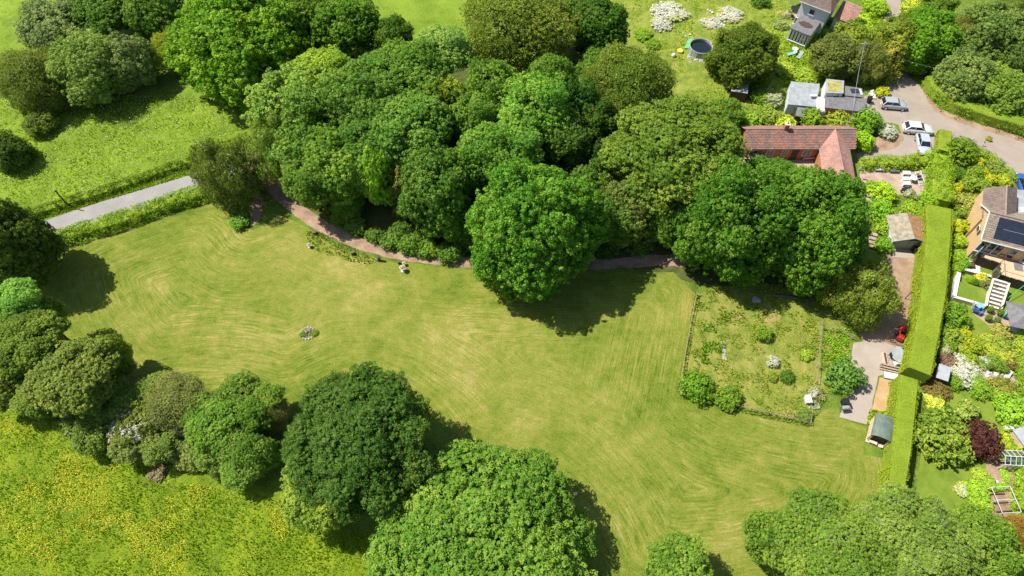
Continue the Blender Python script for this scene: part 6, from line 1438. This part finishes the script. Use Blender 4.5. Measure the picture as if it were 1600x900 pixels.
# lawn features
t = empty('stone_ring', G(481, 521), 0, 'ring of stones round a heap of dead sticks in the middle of the lawn', 'stone ring'); rg = random.Random(3)
for k in range(15):
    a = k/15*6.283; MB().blob((math.cos(a)*.85, math.sin(a)*.85, .07), rg.uniform(.12, .2), 7, 4, k, .25, .6).build('stone', STONE, t)
for k in range(16):
    a = rg.uniform(0, 3.14); x = rg.uniform(-.5, .5); y = rg.uniform(-.5, .5); MB().tube([(x-math.cos(a)*.4, y-math.sin(a)*.4, .06+k*.012), (x+math.cos(a)*.4, y+math.sin(a)*.4, .1+k*.014)], .035, 4).build('stick', [WOOD, BARKP, BARK][k % 3], t)
patch('bare_soil_patch', smooth_poly([G(498, 516), G(508, 515), G(513, 523), G(504, 531), G(497, 527)], 2), .02, PADDOCK, .3, .12)
def urn(px, s, label):
    t = empty('stone_urn', G(*px), 0, label, 'urn'); prof = [(.24, 0), (.24, .08), (.1, .14), (.09, .35), (.26, .5), (.34, .72), (.36, .78), (.28, .78), (.2, .6)]
    MB().tube([(0, 0, z*s) for r, z in prof], [r*s for r, z in prof], 12).build('bowl', PSTONE, t)
    me, pr, C, z0, z1 = PROTO['bush2']; o_ = bpy.data.objects.new('plant', me); link(o_, t); k = .3*s/pr; o_.scale = (k, k, k*.6); o_.location = (0, 0, .82*s); o_.color = (.35, .38, .3, 1); MB().box((0, 0, .04), (.6*s, .6*s, .07)).build('plinth', STONE, t)
urn((630, 423), 1.1, 'large white stone urn on the lawn below the dirt track'); urn((632, 414), .7, 'smaller white urn just above the large one'); urn((484, 386), .8, 'white urn near the left end of the track flower bed')
def stump(px, r, h, label, lean=0):
    t = empty('tree_stump', G(*px), 0, label, 'stump'); MB().tube([(0, 0, 0), (0, 0, h*.4), (lean, 0, h)], [r*1.3, r, r*.9], 9).build('stump', DARKW, t); MB().tube([(lean, 0, h), (lean, 0, h+.02)], r*.85, 9).build('cut_face', BARK, t)
stump((552, 397), .27, .5, 'round dark stump in the weeds below the dirt track'); stump((592, 407), .22, .9, 'leaning dark stump right of the track weeds', .3); stump((493, 365), .3, .45, 'dark stump nearest the bend of the dirt track'); stump((624, 412), .18, .5, 'thin dark stump beside the smaller urn')
tag(MB().blob((0, 0, .12), .22, 8, 5, 3, .2, .6).build('white_stone', PSTONE, loc=G(899, 772)), 'small white stone on the lawn beside the immense tree', 'stone')

# ------------------------------------------------------------------ poles and wires
t = empty('utility_pole', G(108, 323), 0, 'dark wooden pole standing in the low hedge beside the left lane', 'pole'); MB().tube([(0, 0, 0), (0, 0, 3.6)], [.11, .08], 8).build('pole', DARKW, t); MB().box((0, 0, 3.3), (.5, .08, .08)).build('cross_arm', DARKW, t)
pt = G(1352, 66, 7.0); t = empty('utility_pole', (pt.x, pt.y, 0), 0, 'tall pale wooden pole above the outbuildings at the top right', 'pole'); MB().tube([(0, 0, 0), (0, 0, 7.0)], [.14, .09], 8).build('pole', BARKP, t); MB().box((0, 0, 6.7), (.9, .09, .09)).build('cross_arm', BARKP, t)
def wire(label, a, e, sag, r=.008):
    c = a.copy(); t = empty('overhead_wire', (c.x, c.y, c.z), 0, label, 'wire'); pts = [a.lerp(e, k/12) - c - Vector((0, 0, sag*4*(k/12)*(1-k/12))) for k in range(13)]
    MB().tube(pts, r, 4, cap=False).build('wire', GREYP, t)
p6 = Vector((pt.x, pt.y, 6.8)); wire('pale wire from the tall pole down to the long outbuilding', p6, G(1333, 172, 2.6), .5, .025); wire('thin wire from the tall pole across to the lane trees', p6, G(1470, 108, 6.0), .5)
wire('thin wire from the long outbuilding to the bungalow corner', G(1333, 172, 2.6), Vector((50.3, 74.5, 4.2)), .2)

# ------------------------------------------------------------------ cars
def car(px, rz, paint, label, L=4.3, W=1.78, H=1.45, style='hatch'):
    t = empty('car', G(*px), rz, label, 'car'); h2 = W/2
    # stations: x, half width, sill z, shoulder z
    S_ = [(-.5, .80, .38, .72), (-.485, .90, .26, .86), (-.44, .96, .22, .93), (-.3, 1.0, .20, .95), (0, 1.0, .19, .94), (.18, 1.0, .19, .93), (.3, .99, .20, .89), (.42, .94, .22, .80), (.475, .84, .26, .70), (.5, .70, .36, .60)]
    vs = []; fs = []; prof = lambda w_, z0, z1: [(-w_*.86, z0), (-w_, z0+.14), (-w_*1.0, (z0+z1)/2), (-w_*.95, z1-.05), (-w_*.86, z1), (0, z1+.035), (w_*.86, z1), (w_*.95, z1-.05), (w_*1.0, (z0+z1)/2), (w_, z0+.14), (w_*.86, z0)]
    for x, wf, z0, z1 in S_:
        for y, z in prof(h2*wf, z0, z1): vs.append((x*L, y, z))
    n = 11
    for i in range(len(S_)-1):
        for j in range(n): fs.append((i*n+j, i*n+(j+1) % n, (i+1)*n+(j+1) % n, (i+1)*n+j))
    fs.append(tuple(range(n))[::-1]); fs.append(tuple((len(S_)-1)*n+j for j in range(n)))
    body = MB().add(vs, fs).build('body', paint, t, smooth=True)
    xr0, xr1, xf1, xf0 = (-.47, -.38, .05, .20) if style == 'hatch' else (-.44, -.33, .03, .19)
    zb = .93; gw = h2*.90; rw = h2*.70
    # glasshouse (dark glass) and the painted roof with pillars
    V0 = [(xr0*L, -gw*.93, zb), (xf0*L, -gw*.96, zb), (xf0*L, gw*.96, zb), (xr0*L, gw*.93, zb), (xr1*L, -rw, H-.02), (xf1*L, -rw, H-.03), (xf1*L, rw, H-.03), (xr1*L, rw, H-.02)]
    MB().add(V0, [(4, 5, 6, 7), (0, 1, 5, 4), (1, 2, 6, 5), (2, 3, 7, 6), (3, 0, 4, 7)]).build('windows', CARGL, t)
    b = MB(); b.prism([(xr1*L-.05, -rw-.02), (xf1*L+.02, -rw-.02), (xf1*L+.07, 0), (xf1*L+.02, rw+.02), (xr1*L-.05, rw+.02), (xr1*L-.10, 0)], H-.035, H)
    for s in (-1, 1):
        b.bar((xf0*L, s*gw*.97, zb), (xf1*L, s*rw, H-.015), .07, .05); b.bar((xr0*L, s*gw*.94, zb), (xr1*L, s*rw, H-.015), .12, .06); b.bar((-.14*L, s*gw*.985, zb), (-.14*L, s*(rw+.01), H-.02), .06, .04)
    b.build('roof', paint, t, bevel=0)
    for x in (-.31, .32):
        for s in (-1, 1):
            wh = MB().tube([(x*L, s*(h2-.19), .31), (x*L, s*(h2+.005), .31)], .31, 18).build('wheel', BLACK, t); MB().tube([(x*L, s*(h2+.006), .31), (x*L, s*(h2+.018), .31)], .2, 12).build('rim', ALU, wh)
    for s in (-1, 1):
        MB().blob((.455*L, s*h2*.68, .69), .15, 8, 5, 1, 0, .6).build('headlight', CLEARL, t, smooth=True); MB().box((-.485*L, s*h2*.72, .82), (.1, .28, .16)).build('tail_light', REDP, t); MB().blob((.14*L, s*(h2+.08), .98), .1, 7, 5, 2, 0, .75).build('wing_mirror', paint, t, smooth=True)
    MB().box((.495*L, 0, .42), (.05, W*.55, .16)).build('grille', BLACK, t); MB().box((-.503*L, 0, .55), (.03, .52, .11)).build('number_plate', YELP, t)
    return t
def paint(name, c): 
    m = NT(name); b = m.n('ShaderNodeBsdfPrincipled', Roughness=.32); m.set(b, 'Base Color', (*c, 1)); m.set(b, 'Metallic', .15); m.set(b, 'Coat Weight', .8)
    o = m.n('ShaderNodeOutputMaterial'); m.t.links.new(b.outputs[0], o.inputs[0]); return m.m
CLEARL = plain('headlamp_lens', (.55, .57, .6), .1, .1, 3, spec=.8); SILV = paint('silver_paint', (.38, .41, .44)); WHC = paint('white_car_paint', (.62, .62, .61)); LSIL = paint('pale_silver_paint', (.45, .49, .55)); BLUC = paint('blue_car_paint', (.03, .11, .33))
car((1394, 167), -.12, SILV, 'silver hatchback parked beside the flat-roofed outbuildings', 4.1)
car((1431, 205), -.13, WHC, 'white saloon parked across the front of the silver car', 4.6, 1.85, 1.4, 'saloon')
car((1440, 230), -1.72, LSIL, 'pale silver saloon with its bonnet towards the patio hedge', 4.3, 1.78, 1.42, 'saloon')
car((1597, 292), 1.45, BLUC, 'blue car on the right edge of the photo above the tiled house', 4.2, 1.8, 1.5)
heap('kerb stones on the verge below the village lane', (1506, 216), .35, [WHITEP, STONE], 4, 'kerb_stones', seed=21, h=.05)
t = empty('marker_post', G(1534, 228), 0, 'small pale marker post on the lane verge', 'post'); MB().cyl((0, 0, 0), .08, .8, 8).build('post', PSTONE, t); MB().cyl((0, 0, .8), .1, .08, 8).build('cap', BLACK, t)
